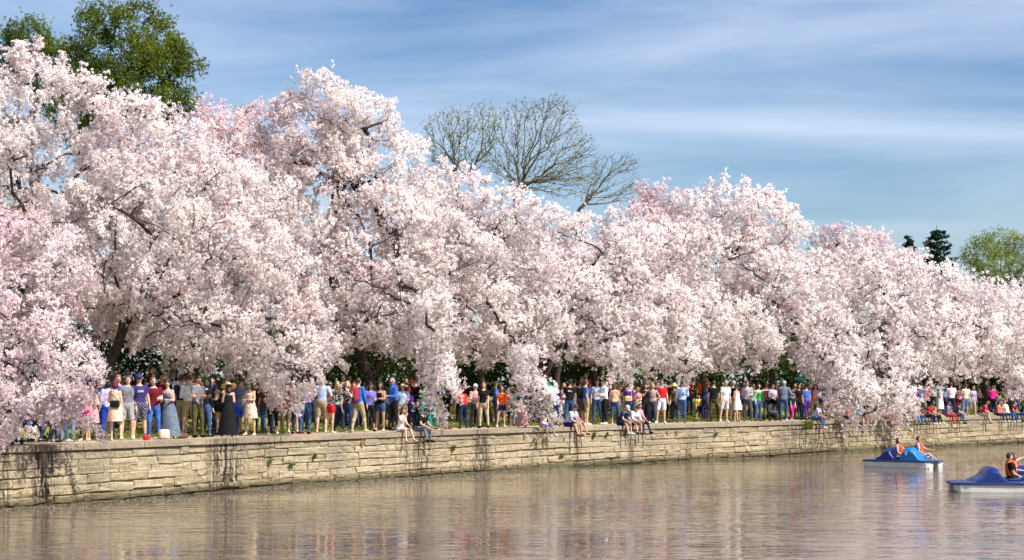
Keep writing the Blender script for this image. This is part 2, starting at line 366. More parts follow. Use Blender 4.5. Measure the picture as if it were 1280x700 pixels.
COPE_H, COPE_OUT = 0.18, 0.06
def make_wall():
    rng = random.Random(11)
    wall = empty('seawall', (float(WALL[60][0]), float(WALL[60][1]), 0))
    tag(wall, 'long curved tan stone retaining wall along the water edge', 'wall')
    org = Vector(wall.location)
    top = WALL_H - COPE_H
    # core behind the stones (shows in the joints)
    V = []; F = []
    n = len(WALL)
    for i in range(n):
        t = _seg[min(i, n - 2)] / _len[min(i, n - 2)]; nn = (-t[1], t[0])
        for off, z in ((0.045, -0.8), (0.045, top), (0.6, top), (0.6, -0.8)):
            V.append((WALL[i, 0] + nn[0] * off - org.x, WALL[i, 1] + nn[1] * off - org.y, z))
    for i in range(n - 1):
        for j in range(3):
            a = i * 4 + j; F.append((a, a + 4, a + 5, a + 1))
    link('core', mesh_py('seawall_core', V, F), wall, [M_MORTAR])
    s_vis0, s_vis1 = wall_px(-12)[1], wall_px(1300)[1]
    s_a, s_b = wall_px(-260)[1], min(wall_px(1650)[1], ARC[-1] - 1)
    # coping slabs
    far_cope = [[], []]
    s = s_a; k = 0
    def block(sa, sb, z0, z1, front, depth, gap, jit, ch):
        pa, ta, na = wall_at(sa + gap); pb, tb, nb = wall_at(sb - gap)
        out = []
        for (p, nn, sgn, t) in ((pa, na, 1, ta), (pb, nb, -1, tb)):
            for z, zs in ((z0 + gap, 1), (z1 - gap, -1)):
                q = p + nn * depth; out.append((q[0], q[1], z))
                f = front + rng.uniform(-jit, jit) * 0.6
                q = p + nn * (-f + ch) ; zc = rng.uniform(-jit, jit) * 0.5; sc_ = rng.uniform(0, jit) * sgn
                q = q + t * sc_
                out.append((q[0], q[1], z + zc))
                q = p + nn * (-f) + t * (ch + abs(rng.uniform(0, jit))) * sgn
                out.append((q[0], q[1], z + zc + zs * ch))
        # indices: a-low 0,1,2  a-high 3,4,5  b-low 6,7,8  b-high 9,10,11
        fc = [(2, 8, 11, 5), (1, 7, 8, 2), (5, 11, 10, 4), (1, 2, 5, 4), (8, 7, 10, 11), (0, 1, 4, 3), (7, 6, 9, 10), (3, 4, 10, 9), (0, 6, 7, 1)]
        return out, fc
    def rubble(sa, sb, z0, z1, front, jit, ch, gap):
        # eight-sided rough face, chamfered back into the joint
        um, zm = rng.uniform(.35, .65), rng.uniform(.35, .65)
        loop = [(0, 0), (um, 0), (1, 0), (1, zm), (1, 1), (1 - um, 1), (0, 1), (0, zm)]
        J = [(rng.uniform(-jit, jit), rng.uniform(-jit, jit) * .8, rng.uniform(-jit, jit) * .9) for _ in loop]
        L1, L2, L0 = [], [], []
        for (u, v), (ju, jv, jf) in zip(loop, J):
            for out, inset, dep in ((L1, 0.0, front - ch), (L2, ch, front + jf), (L0, -.004, -.09)):
                s_ = sa + gap + inset + (sb - sa - 2 * gap - 2 * inset) * u + (ju if 0 < v < 1 or 0 < u < 1 else ju * .7)
                z_ = z0 + gap + inset + (z1 - z0 - 2 * gap - 2 * inset) * v + jv
                p_, t_, n_ = wall_at(s_); q_ = p_ - n_ * dep
                out.append((q_[0], q_[1], min(z_, top - .003)))
        fc = [tuple(range(16, 24))] if False else [tuple(range(8, 16))]
        for i in range(8):
            j = (i + 1) % 8; fc.append((i, j, 8 + j, 8 + i)); fc.append((16 + i, 16 + j, j, i))
        return L1 + L2 + L0, fc
    def put(name, vs, fc, m):
        c = Vector((sum(v[0] for v in vs) / len(vs), sum(v[1] for v in vs) / len(vs), sum(v[2] for v in vs) / len(vs)))
        me = mesh_py(name, [(v[0] - c.x, v[1] - c.y, v[2] - c.z) for v in vs], fc)
        o = link(name, me, wall, [m]); o.location = c - org
        return o
    while s < s_b:
        ln = rng.uniform(2.2, 3.6)
        e = min(s + ln, s_b)
        # slab as a few blocks joined would show facets; the wall bends slowly so one block is enough
        vs, fc = block(s, e, top + 0.003, WALL_H, COPE_OUT, 0.52, 0.004, 0.006, 0.014)
        put('coping_slab', vs, fc, M_COPE)
        s = e; k += 1
    # stones
    courses = [(-0.30, 0.04), (0.04, 0.25), (0.25, 0.49), (0.49, 0.73), (0.73, 0.96), (0.96, 1.19), (1.19, 1.41)]
    stones = []
    for ci, (z0, z1) in enumerate(courses):
        s = s_a - rng.uniform(0, 1)
        while s < s_b:
            ln = rng.choice((0.35, 0.45, 0.6, 0.75, 0.9, 1.05, 1.3)) * rng.uniform(0.85, 1.2) * (0.75 if ci < 2 else 1.0)
            stones.append((s, min(s + ln, s_b), z0, z1, ci)); s += ln
    vis = [q for q in stones if s_vis0 < (q[0] + q[1]) / 2 < s_vis1 and q[4] > 0]
    vis.sort(key=lambda q: q[0]); singles = set(vis[:295])
    FV, FF = [], []
    for q in stones:
        sa, sb, z0, z1, ci = q
        jit = 0.026 if ci < 3 else 0.019
        dz = 0.022 * math.sin(sa * .5 + ci * 1.3) + 0.018 * math.sin(sa * 0.17 + ci)
        zt = min(z1 + dz, top - 0.004) if ci == len(courses) - 1 else z1 + dz
        vs, fc = rubble(sa, sb, z0 + dz, zt, rng.uniform(-0.022, 0.026) + (0.05 if ci == 0 else 0.02 if ci == 1 else 0), jit, rng.uniform(.018, .032), rng.uniform(.004, .010))
        if q in singles: put('stone', vs, fc, M_STONE)
        else:
            b0 = len(FV); FV += [(v[0] - org.x, v[1] - org.y, v[2]) for v in vs]; FF += [tuple(i + b0 for i in f) for f in fc]
    o = link('stone_courses', mesh_py('stone_courses', FV, FF), wall, [M_STONE]); tag(o, kind='stuff')
    # rust weeps under old iron fixings
    for px, py in ((452, 551), (536, 552), (655, 553), (834, 545), (846, 546)):
        D, s = wall_px(px); p, t, nn = wall_at(s)
        vs = []
        for u, z in ((-.10, 0.22), (.08, 0.24), (.13, 0.05), (.05, -.18), (-.03, -.26), (-.11, -0.02)):
            q = p + t * (u * 0.55 + rng.uniform(-.02, .02)) - nn * 0.040
            vs.append((q[0], q[1], 1.24 + z * 0.6 + rng.uniform(-.03, .03)))
        put('rust_weep', vs, [tuple(range(6))], M_RUST).scale = (1, 1, 1)
    return wall
make_wall()
# ------------------------------------------------------------------ trees
def unit(a): return a / (np.linalg.norm(a, axis=-1, keepdims=True) + 1e-9)

def tubes(P0, P1, R0, R1, k):
    d = unit(P1 - P0)
    up = np.where(np.abs(d[:, 2:3]) > 0.9, np.array([[1., 0, 0]]), np.array([[0, 0, 1.]]))
    u = unit(np.cross(d, up)); v = np.cross(d, u)
    a = np.arange(k) * 2 * np.pi / k
    ring = u[:, None, :] * np.cos(a)[None, :, None] + v[:, None, :] * np.sin(a)[None, :, None]
    A = P0[:, None, :] + ring * R0[:, None, None]; B = P1[:, None, :] + ring * R1[:, None, None]
    V = np.concatenate([A, B], 1).reshape(-1, 3)
    i = np.arange(k); j = (i + 1) % k
    q = np.stack([i, j, j + k, i + k], 1)
    F = (q[None] + (np.arange(len(P0)) * 2 * k)[:, None, None]).reshape(-1, 4)
    return V, F

def grow(root, att, bf):
    """balanced spanning tree from the root polyline through the points"""
    P = [np.array(p, float) for p in root]; par = [-1] + list(range(len(root) - 1))
    plen = [0.0]
    for i in range(1, len(root)): plen.append(plen[-1] + np.linalg.norm(P[i] - P[i - 1]))
    n = len(att); best = np.full(n, 1e9); bp = np.zeros(n, int); pth = np.zeros(n); done = np.zeros(n, bool)
    def upd(idx, p, pl):
        d = np.linalg.norm(att - p, axis=1); c = d * (1 + 0.25 * d) + bf * pl
        m = c < best; best[m] = c[m]; bp[m] = idx; pth[m] = (pl + d)[m]
    for i in range(max(1, len(root) - 2), len(root)): upd(i, P[i], plen[i])
    for _ in range(n):
        c = np.where(done, 1e12, best); i = int(c.argmin()); done[i] = True
        par.append(int(bp[i])); P.append(att[i]); plen.append(pth[i]); upd(len(P) - 1, att[i], pth[i])
    return np.array(P), np.array(par)

def radii(P, par, tip, ex):
    n = len(P); acc = np.zeros(n); kids = np.zeros(n, int)
    for i in range(n):
        if par[i] >= 0: kids[par[i]] += 1
    order = []
    indeg = kids.copy(); stack = [i for i in range(n) if indeg[i] == 0]
    while stack:
        i = stack.pop(); order.append(i)
        if acc[i] == 0: acc[i] = tip ** ex
        p = par[i]
        if p >= 0:
            acc[p] += acc[i]; indeg[p] -= 1
            if indeg[p] == 0: stack.append(p)
    return acc ** (1 / ex), kids

def lobe_points(rng, C, A, n, shell=0.55, drop=0.72, back=0.5, cam_=np.array([0, 0, 3.0])):
    """points through the outer part of a union of ellipsoids"""
    w_ = np.array([(a[0] * a[1] + a[1] * a[2] + a[0] * a[2]) for a in A]); w_ = w_ / w_.sum()
    out = []
    got = 0
    while got < n:
        m = max(400, int((n - got) * 2.2))
        k = rng.choice(len(C), m, p=w_)
        d = unit(rng.normal(size=(m, 3)))
        r = (shell ** 3 + (1 - shell ** 3) * rng.random(m)) ** (1 / 3)
        q = C[k] + d * A[k] * r[:, None]
        e = (((q[:, None, :] - C[None]) / A[None]) ** 2).sum(2)
        e[np.arange(m), k] = 9
        ok = e.min(1) > drop ** 2
        tow = ((d * (cam_ - C[k])).sum(1)) / np.linalg.norm(cam_ - C[k], axis=1)
        ok &= (tow > -0.15) | (rng.random(m) < back)
        q = q[ok]; out.append(q); got += len(q)
    return np.concatenate(out)[:n]

def facets(rng, C, r, k, size, flat=0.5, up=0.0, out=None, soft=0.55):
    """k small three-cornered petals/leaves round each centre; 'out' = direction the spray faces"""
    n = len(C)
    d = unit(rng.normal(size=(n, k, 3)))
    c = C[:, None, :] + d * r * (0.35 + 0.65 * rng.random((n, k, 1)))
    nr = unit(d * flat + rng.normal(size=(n, k, 3)) * (1 - flat) + np.array([0, 0, up]))
    if out is not None:
        sg = np.sign((nr * out[:, None, :]).sum(2, keepdims=True)); nr = nr * np.where(sg == 0, 1, sg)
    t = unit(np.cross(nr, rng.normal(size=(n, k, 3)))); b = np.cross(nr, t)
    s = size * (0.7 + 0.6 * rng.random((n, k, 1)))
    V = np.stack([c + t * s, c - t * s * 0.5 + b * s * 0.87, c - t * s * 0.5 - b * s * 0.87], 2).reshape(-1, 3)
    F = np.arange(len(V)).reshape(-1, 3)
    if out is None: return V, F
    N_ = unit(nr * (1 - soft) + out[:, None, :] * soft)
    return V, F, np.repeat(N_.reshape(-1, 3), 3, axis=0)

M_BARK = mat('cherry_bark', (0.052, 0.037, 0.032), 0.9, 0.4, 8, bump=0.7, bscale=25)
M_BARK2 = mat('grey_bark', (0.11, 0.08, 0.055), 0.9, 0.35, 6, bump=0.6, bscale=18)
M_BLOS = leaf_mat('white_pink_blossom', [(0.92, 0.765, 0.765), (0.96, 0.875, 0.855), (0.975, 0.925, 0.895)], 0.45, 0.55)
M_BLOSP = leaf_mat('pink_blossom', [(0.87, 0.67, 0.705), (0.92, 0.79, 0.80), (0.95, 0.875, 0.86)], 0.45, 0.48)
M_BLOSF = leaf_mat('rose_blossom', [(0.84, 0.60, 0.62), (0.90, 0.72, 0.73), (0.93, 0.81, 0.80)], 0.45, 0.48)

def make_tree(name, label, cat, trunk, lobes, seed, leafm, barkm=None, dd=5.0, tri_px=5.4, cover=2.0, atts=1.0, feats=0,
              tip=0.009, ex=2.12, bf=0.28, group=None, leaf_r=None, droop=0.35, minr=0.14, crown='crown', k=8, Y=None, flat=0.5, back=0.3, maxr=0.19, fsize=0.5, soft=0.74, pend=0.0, stems=(), front=0.0, shell=0.6, lean=None):
    rng = np.random.default_rng(seed)
    px0 = trunk[0][0]
    Yt = Y if Y else wall_px(px0)[0] + dd + front
    sc_ = FPX / Yt
    # trunk line, on the ground
    pts = [at(p[0], p[1], Yt + (p[2] if len(p) > 2 else 0)) for p in trunk]
    base = Vector((pts[0].x, pts[0].y, ground(pts[0].x, pts[0].y)))
    root = [np.array((base.x, base.y, base.z - 0.2))] + [np.array(p) for p in pts[1:]]
    # refine
    fine = []
    for a, b in zip(root[:-1], root[1:]):
        m = max(2, int(np.linalg.norm(b - a) / 0.5))
        for u in np.linspace(0, 1, m, endpoint=False): fine.append(a + (b - a) * u + rng.normal(size=3) * 0.025)
    fine.append(root[-1])
    C = []; A = []
    for lb in lobes:
        px, py, rx, ry = lb[:4]; dz = lb[4] if len(lb) > 4 else rng.uniform(-1.2, 0.8)
        if front and dz <= -2.9: dz -= front
        Yl = Yt + dz + (0 if Y else 0.8 * (wall_px(px)[0] - wall_px(px0)[0])); s = FPX / Yl
        ax, az = rx / s, ry / s
        ay = (lb[5] if len(lb) > 5 else 0.9 * math.sqrt(ax * az))
        C.append(at(px, py, Yl)); A.append((ax, ay, az))
    C = np.array(C); A = np.array(A)
    area = sum(4 * math.pi * ((a[0] * a[1]) ** 1.6 / 3 + (a[0] * a[2]) ** 1.6 / 3 + (a[1] * a[2]) ** 1.6 / 3) ** (1 / 1.6) for a in A)
    area_eff = area * 0.5
    r_pom = tri_px / sc_ / 2 if leaf_r is None else leaf_r
    n_pom = int(cover * area_eff / (math.pi * r_pom ** 2))
    n_att = int(np.clip(area_eff * 4.2 * atts, 250, 2300))
    att = lobe_points(rng, C, A, n_att, shell, back=back)
    # limb guides: curved lines from the fork to each lobe centre
    fork = fine[-1]; g = []
    for c, a in zip(C, A):
        m = max(3, int(np.linalg.norm(c - fork) / 0.6)); ctrl = fork * 0.45 + c * 0.55 + np.array([0, 0, 0.25 * abs(c[2] - fork[2]) + 0.3])
        for u in np.linspace(0.08, 1, m):
            g.append((1 - u) ** 2 * fork + 2 * u * (1 - u) * ctrl + u * u * c + rng.normal(size=3) * 0.06)
    att = np.concatenate([np.array(g), att])
    P, par = grow(fine, att, bf)
    # gentle sag of the outer twigs
    rad, kids = radii(P, par, tip, ex)
    tipw = np.clip(1 - rad / 0.05, 0, 1)
    P[len(fine):, 2] -= droop * 0.25 * tipw[len(fine):]
    nf = len(fine)
    scale_r = max(1.0, minr / rad[nf - 1]); rad = np.where(rad > 0.03, rad * (1 + (scale_r - 1) * np.clip((rad - 0.03) / 0.08, 0, 1)), rad)
    rad = np.where(rad > 0.08, np.minimum(rad, 0.08 + (rad - 0.08) * 0.6), rad); rad = np.minimum(rad, maxr)
    rad[0] *= 1.45; rad[1] *= 1.2
    root_e = empty(name, base)
    tag(root_e, label, cat, group)
    o0 = np.array(base)
    idx = np.arange(1, len(P)); p0 = P[par[idx]] - o0; p1 = P[idx] - o0; r0 = np.minimum(rad[par[idx]], rad[idx] * 1.5); r1 = rad[idx]
    tr = idx < nf
    r0t = rad[par[idx]]
    V, F = tubes(p0[tr], p1[tr], r0t[tr], r1[tr], 9)
    link('trunk', mesh_np('trunk', V, F, True), root_e, [barkm or M_BARK])
    for st in stems:
        sp = [np.array(at(a_, b_, Yt)) - o0 for a_, b_ in st]; sp[0][2] = ground(sp[0][0] + o0[0], sp[0][1] + o0[1]) - o0[2] - .1
        fl = []
        for a_, b_ in zip(sp[:-1], sp[1:]):
            for u in np.linspace(0, 1, 4, endpoint=False): fl.append(a_ + (b_ - a_) * u + rng.normal(size=3) * .02)
        fl = np.array(fl + [sp[-1]]); rr_ = np.linspace(.16, .05, len(fl))
        Vs, Fs = tubes(fl[:-1], fl[1:], rr_[:-1], rr_[1:], 8); link('trunk', mesh_np('stem', Vs, Fs, True), root_e, [barkm or M_BARK])
    big = (~tr) & (r1 > 0.03); sm = (~tr) & ~big
    V1, F1 = tubes(p0[big], p1[big], r0[big], r1[big], 6)
    V2, F2 = tubes(p0[sm], p1[sm], r0[sm], r1[sm] * 0.8, 4)
    link('branches', mesh_np('branches', np.concatenate([V1, V2]), np.concatenate([F1, F2 + len(V1)]), True), root_e, [barkm or M_BARK])
    # exposed boughs near the face of the crown
    FP = []
    if feats:
        def run(pts, ra, rb):
            for i in range(len(pts) - 1):
                f0.append(pts[i]); f1.append(pts[i + 1]); u = i / (len(pts) - 1); w2 = (i + 1) / (len(pts) - 1)
                g0.append(ra + (rb - ra) * u); g1.append(ra + (rb - ra) * w2); FP.append((pts[i] + pts[i + 1]) / 2); FP.append(pts[i + 1])
        for _ in range(feats):
            f0, f1, g0, g1 = [], [], [], []
            j = rng.integers(len(C)); c, a = C[j] - o0, A[j]
            sd = 1 if rng.random() < .6 else -1
            lw = rng.uniform(.35, 1.0); xm, zm = rng.uniform(-.4, .4), rng.uniform(-.6, .12); x0, x1 = xm - sd * .45 * lw, xm + sd * .45 * lw; z0, z1 = zm - rng.uniform(.05, .5) * lw, zm + rng.uniform(.1, .5) * lw
            rs = rng.uniform(.70, .90); pts = []
            for u in np.linspace(0, 1, 8):
                xx = x0 + (x1 - x0) * u + .08 * math.sin(u * 5 + j); zz = z0 + (z1 - z0) * u ** .8
                d2 = 1 - xx * xx - zz * zz
                yy = -rs * math.sqrt(max(d2, .05)) if u > .13 else -.35
                pts.append(c + a * np.array([xx, yy, zz]) + rng.normal(size=3) * .05)
            r_a = rng.choice([.018, .022, .03, .045, .075]) * rng.uniform(.8, 1.15); run(pts, r_a, .012)
            for q in (3, 5):
                dr = unit(np.array([rng.choice([-1, 1]) * rng.uniform(.4, 1), -.15, rng.uniform(.1, 1)])); l = rng.uniform(.3, .75)
                run([pts[q], pts[q] + dr * l * .5 + rng.normal(size=3) * .05, pts[q] + dr * l + rng.normal(size=3) * .08], r_a * .5, .008)
            V3, F3 = tubes(np.array(f0), np.array(f1), np.array(g0), np.array(g1), 6)
            link('bough', mesh_np('bough', V3, F3, True), root_e, [barkm or M_BARK])
        FP = np.array(FP)
    if n_pom > 0 and leafm:
        # blossom along the thin twigs
        thin = np.where((rad[idx] < 0.035) & ~tr)[0]
        ln = np.linalg.norm(p1 - p0, axis=1)[thin]; pr = np.clip(ln, 0.1, 1.2); pr /= pr.sum()
        e = thin[rng.choice(len(thin), n_pom, p=pr)]
        u = rng.random((n_pom, 1))
        q = p0[e] * (1 - u) + p1[e] * u
        jit = rng.normal(size=(n_pom, 3)) * r_pom * 2.0
        q = q + jit; q[:, 2] -= rng.exponential(1.0, n_pom) * r_pom * 0.7 * droop * 3
        if pend > 0:
            # flowering sprays: arching outward above, hanging below
            tp = np.where((kids == 0) & (np.arange(len(P)) >= nf))[0]
            tp = tp[rng.random(len(tp)) < .45]
            T0 = P[tp] - o0; ee = ((T0 + o0)[:, None, :] - C[None]) / A[None]; jj = (ee ** 2).sum(2).argmin(1); od = unit(ee[np.arange(len(tp)), jj] / A[jj])
            dn = np.where(od[:, 2:3] > .35, .25, -.95)
            dr = unit(od * .75 + np.concatenate([np.zeros((len(tp), 2)), dn], 1) + rng.normal(size=(len(tp), 3)) * .25)
            ll = rng.uniform(.30, .85, (len(tp), 1)) * np.where(dn < 0, 1.0, .6)
            T1 = T0 + dr * ll
            Vp, Fp = tubes(T0, T1, np.full(len(tp), .007), np.full(len(tp), .004), 3)
            link('sprays', mesh_np('sprays', Vp, Fp), root_e, [barkm or M_BARK])
            m_ = int(n_pom * pend); pk = rng.integers(len(tp), size=m_); u = rng.random((m_, 1)) ** .8
            qq = T0[pk] + (T1 - T0)[pk] * u + rng.normal(size=(m_, 3)) * r_pom * 1.1
            qq[:, 2] -= (u[:, 0] ** 2) * .06
            q = np.concatenate([q[rng.random(len(q)) > pend], qq])
        if len(FP):
            vw = unit(o0 - np.array([0, 0, 3.0])); rel0 = FP - np.outer(FP @ vw, vw); dep = FP @ vw
            hit = np.zeros(len(q), bool); qd = q @ vw; qr = q - np.outer(qd, vw)
            for a_, d_ in zip(rel0, dep): hit |= (np.abs(qr - a_).max(1) < .13) & (qd < d_ + .02)
            q = q[~(hit & (rng.random(len(q)) < .85))]
        e_ = (((q + o0)[:, None, :] - C[None]) / A[None]); j_ = (e_ ** 2).sum(2).argmin(1)
        outd = unit(e_[np.arange(len(q)), j_] / A[j_] + np.array([0, 0, .12]) + rng.normal(size=(len(q), 3)) * .22)
        V, F, NN = facets(rng, q, r_pom, k, r_pom * fsize, flat, out=outd, soft=soft)
        cm = mesh_np(crown, V, F)
        at_ = cm.attributes.new('custom_normal', 'FLOAT_VECTOR', 'POINT'); at_.data.foreach_set('vector', NN.astype(np.float32).ravel())
        link(crown, cm, root_e, [leafm])
    return root_e

GC = 'cherry trees in blossom along the wall'
TRI = dict(k=6)
CH = 'cherry tree'
# nearest trees at the left
make_tree('cherry_tree', 'deep pink cherry tree spilling over the wall at the left edge', CH, [(-95, 520), (-80, 430), (-70, 360)],
          [(5, 430, 95, 90, -2.5), (70, 455, 55, 70, -3.0), (-80, 330, 120, 110), (30, 335, 95, 75, -1), (-60, 450, 110, 90, -2), (95, 480, 35, 55, -3.2), (30, 505, 60, 38, -3.2), (-160, 380, 110, 120)], 1, M_BLOSP, front=1.6, pend=.22, feats=6, dd=3.2, group=GC)
make_tree('cherry_tree', 'tall pale cherry tree beneath the green tree, top left', CH, [(15, 520), (20, 430), (30, 330)],
          [(20, 128, 80, 76), (-60, 170, 100, 90), (85, 145, 72, 68), (150, 170, 72, 64), (210, 190, 62, 58, 1), (50, 230, 120, 90), (-50, 280, 110, 90), (150, 240, 70, 60), (0, 320, 110, 80)], 2, M_BLOS, feats=9, dd=9.5, pend=.12, cover=2.0, group=GC)
make_tree('cherry_tree', 'broad white cherry tree with bare curved dark trunk behind the straw hat crowd', CH, [(130, 520), (136, 462), (152, 415), (157, 382)],
          [(170, 265, 85, 85, -1), (255, 240, 80, 75, 0), (265, 325, 105, 85, -2), (330, 375, 82, 85, -2), (140, 345, 85, 55, -0.5), (245, 402, 85, 45, -2.5), (365, 450, 52, 48, -3), (330, 418, 70, 48, -2.6), (310, 270, 75, 70), (95, 300, 80, 70, -0.5), (195, 388, 70, 38, -0.5), (400, 420, 30, 40, -3)], 3, M_BLOS, front=1.6, pend=.22, feats=12, dd=4.6, group=GC)
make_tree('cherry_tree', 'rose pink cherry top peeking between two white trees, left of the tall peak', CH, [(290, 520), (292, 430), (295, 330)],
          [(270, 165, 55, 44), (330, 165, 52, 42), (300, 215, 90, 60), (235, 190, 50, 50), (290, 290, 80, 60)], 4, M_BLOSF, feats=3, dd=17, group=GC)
make_tree('cherry_tree', 'tallest white cherry tree, its peak standing alone against blue sky', CH, [(468, 520), (462, 470), (436, 400), (402, 312), (420, 250), (424, 200)],
          [(405, 128, 48, 46), (372, 175, 56, 55), (448, 158, 55, 52), (400, 235, 80, 62), (480, 215, 62, 55), (470, 280, 80, 60), (380, 300, 60, 60, 0), (510, 265, 52, 52), (440, 340, 80, 60, -1), (500, 350, 70, 66, -1.5), (475, 395, 70, 40, -2), (540, 412, 40, 50, -3.5), (554, 480, 22, 44, -4.6), (430, 400, 40, 36, -1)], 5, M_BLOS, front=1.6, pend=.22, feats=14, stems=([(446, 520), (456, 482), (478, 452), (506, 420)],), dd=5.5, group=GC)
make_tree('cherry_tree', 'white cherry tree with knotty dark trunk showing through, right of the tallest peak', CH, [(612, 520), (598, 450), (566, 360), (562, 320)],
          [(560, 250, 58, 48), (625, 275, 68, 52), (560, 310, 70, 52, -1), (640, 335, 72, 58, -1), (585, 385, 70, 58, -1.5), (660, 400, 60, 55, -2), (610, 418, 60, 38, -2.5), (655, 455, 28, 34, -4), (680, 508, 24, 30, -5), (665, 495, 28, 30, -4.6)], 6, M_BLOS, front=1.6, pend=.22, feats=10, dd=5.2, group=GC)
make_tree('cherry_tree', 'pale cherry tree on three leaning stems behind the black shirted group', CH, [(668, 520), (680, 470), (700, 430), (706, 400)],
          [(685, 300, 60, 45), (740, 305, 62, 42), (700, 365, 66, 55, -1), (765, 360, 62, 55, -1), (735, 405, 60, 38, -1.5), (785, 415, 45, 42, -2.5), (768, 448, 28, 22, -3), (795, 310, 45, 40)], 7, M_BLOS, front=1.6, pend=.22, feats=8, stems=([(692, 520), (696, 470), (708, 432), (716, 400)], [(650, 520), (664, 472), (688, 440), (700, 405)]), dd=5.5, group=GC)
make_tree('cherry_tree', 'white cherry tree hanging low behind the red polo shirt', CH, [(884, 520), (878, 470), (862, 420), (850, 380)],
          [(820, 320, 55, 48), (865, 320, 52, 46), (810, 385, 55, 55, -1.5), (860, 390, 58, 55, -1), (835, 420, 55, 36, -2), (885, 410, 45, 38, -1), (856, 452, 28, 22, -3), (795, 430, 40, 34, -2.5)], 8, M_BLOS, front=1.6, pend=.22, feats=7, dd=4.6, group=GC)
make_tree('cherry_tree', 'pale beige cherry bough beside the bare tree, right of centre', CH, [(815, 520), (815, 420), (812, 320)],
          [(812, 242, 24, 16), (838, 252, 36, 20), (800, 285, 60, 35), (850, 290, 55, 40), (820, 340, 60, 50)], 9, M_BLOSF, dd=17, group=GC)
make_tree('cherry_tree', 'round topped cherry tree, highest crown right of the bare tree', CH, [(963, 520), (966, 470), (958, 410), (940, 360)],
          [(900, 262, 62, 40), (860, 272, 42, 34), (945, 282, 56, 46), (985, 310, 46, 42), (905, 320, 65, 46), (955, 360, 65, 55, -1), (1010, 365, 50, 56, -1.5), (915, 410, 60, 48, -1.5), (985, 405, 60, 44, -2), (1040, 430, 36, 56, -3), (925, 432, 52, 26, -2), (1050, 485, 26, 40, -4.6), (1022, 440, 34, 26, -3)], 10, M_BLOS, front=1.6, pend=.22, feats=11, dd=5.5, group=GC)
make_tree('cherry_tree', 'white cherry tree drooping over the wall behind the pedal boat with two riders', CH, [(1118, 520), (1112, 460), (1100, 400)],
          [(1065, 345, 46, 46), (1115, 355, 50, 42), (1085, 405, 56, 50, -1.5), (1135, 410, 46, 46, -1), (1100, 460, 46, 42, -3), (1075, 495, 34, 36, -5), (1112, 500, 32, 36, -5.4), (1140, 465, 26, 32, -4), (1138, 495, 14, 24, -5)], 11, M_BLOS, front=1.6, pend=.22, feats=6, dd=5.0, group=GC)
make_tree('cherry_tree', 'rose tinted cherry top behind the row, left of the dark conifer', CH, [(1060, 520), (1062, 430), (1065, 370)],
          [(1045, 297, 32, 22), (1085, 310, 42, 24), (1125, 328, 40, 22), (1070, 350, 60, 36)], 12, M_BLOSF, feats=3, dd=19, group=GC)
make_tree('cherry_tree', 'white cherry tree with dark hollow below, third from the right edge', CH, [(1236, 520), (1232, 470), (1215, 420), (1206, 390)],
          [(1165, 362, 46, 34), (1210, 370, 46, 32), (1170, 410, 46, 42, -1), (1215, 425, 48, 44, -1), (1180, 440, 42, 30, -2.5), (1245, 400, 36, 40), (1205, 448, 30, 18, -2)], 13, M_BLOS, front=1.6, pend=.22, feats=5, dd=5.0, group=GC)
make_tree('cherry_tree', 'white cherry tree cut by the right edge, drooping behind the seated row', CH, [(1325, 520), (1318, 470), (1310, 420)],
          [(1262, 385, 36, 34), (1300, 390, 46, 40), (1275, 440, 36, 46, -2), (1320, 440, 50, 50), (1268, 478, 20, 22, -4), (1345, 410, 50, 50)], 14, M_BLOS, front=1.6, pend=.22, feats=4, dd=5.0, group=GC)
# second row, filling in behind
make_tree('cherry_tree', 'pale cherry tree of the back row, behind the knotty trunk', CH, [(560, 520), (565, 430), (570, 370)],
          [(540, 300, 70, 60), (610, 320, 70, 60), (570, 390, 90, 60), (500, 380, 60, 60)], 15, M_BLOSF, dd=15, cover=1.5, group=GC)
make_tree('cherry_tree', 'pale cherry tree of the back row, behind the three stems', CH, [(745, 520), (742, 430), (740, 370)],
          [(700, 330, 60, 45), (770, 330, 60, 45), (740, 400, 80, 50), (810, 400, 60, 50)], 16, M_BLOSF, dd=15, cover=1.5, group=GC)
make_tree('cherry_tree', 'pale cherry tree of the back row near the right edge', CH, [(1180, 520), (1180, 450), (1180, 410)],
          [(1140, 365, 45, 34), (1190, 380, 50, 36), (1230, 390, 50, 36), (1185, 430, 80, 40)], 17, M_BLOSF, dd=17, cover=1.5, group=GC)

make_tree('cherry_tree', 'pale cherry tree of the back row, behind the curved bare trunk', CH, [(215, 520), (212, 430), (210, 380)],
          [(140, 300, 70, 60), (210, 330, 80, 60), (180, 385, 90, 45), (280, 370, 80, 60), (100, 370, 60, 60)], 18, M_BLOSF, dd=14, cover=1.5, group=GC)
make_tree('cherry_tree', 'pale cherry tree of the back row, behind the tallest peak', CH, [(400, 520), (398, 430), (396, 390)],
          [(350, 330, 70, 60), (420, 360, 80, 55), (470, 390, 70, 45)], 19, M_BLOSF, dd=15, cover=1.5, group=GC)

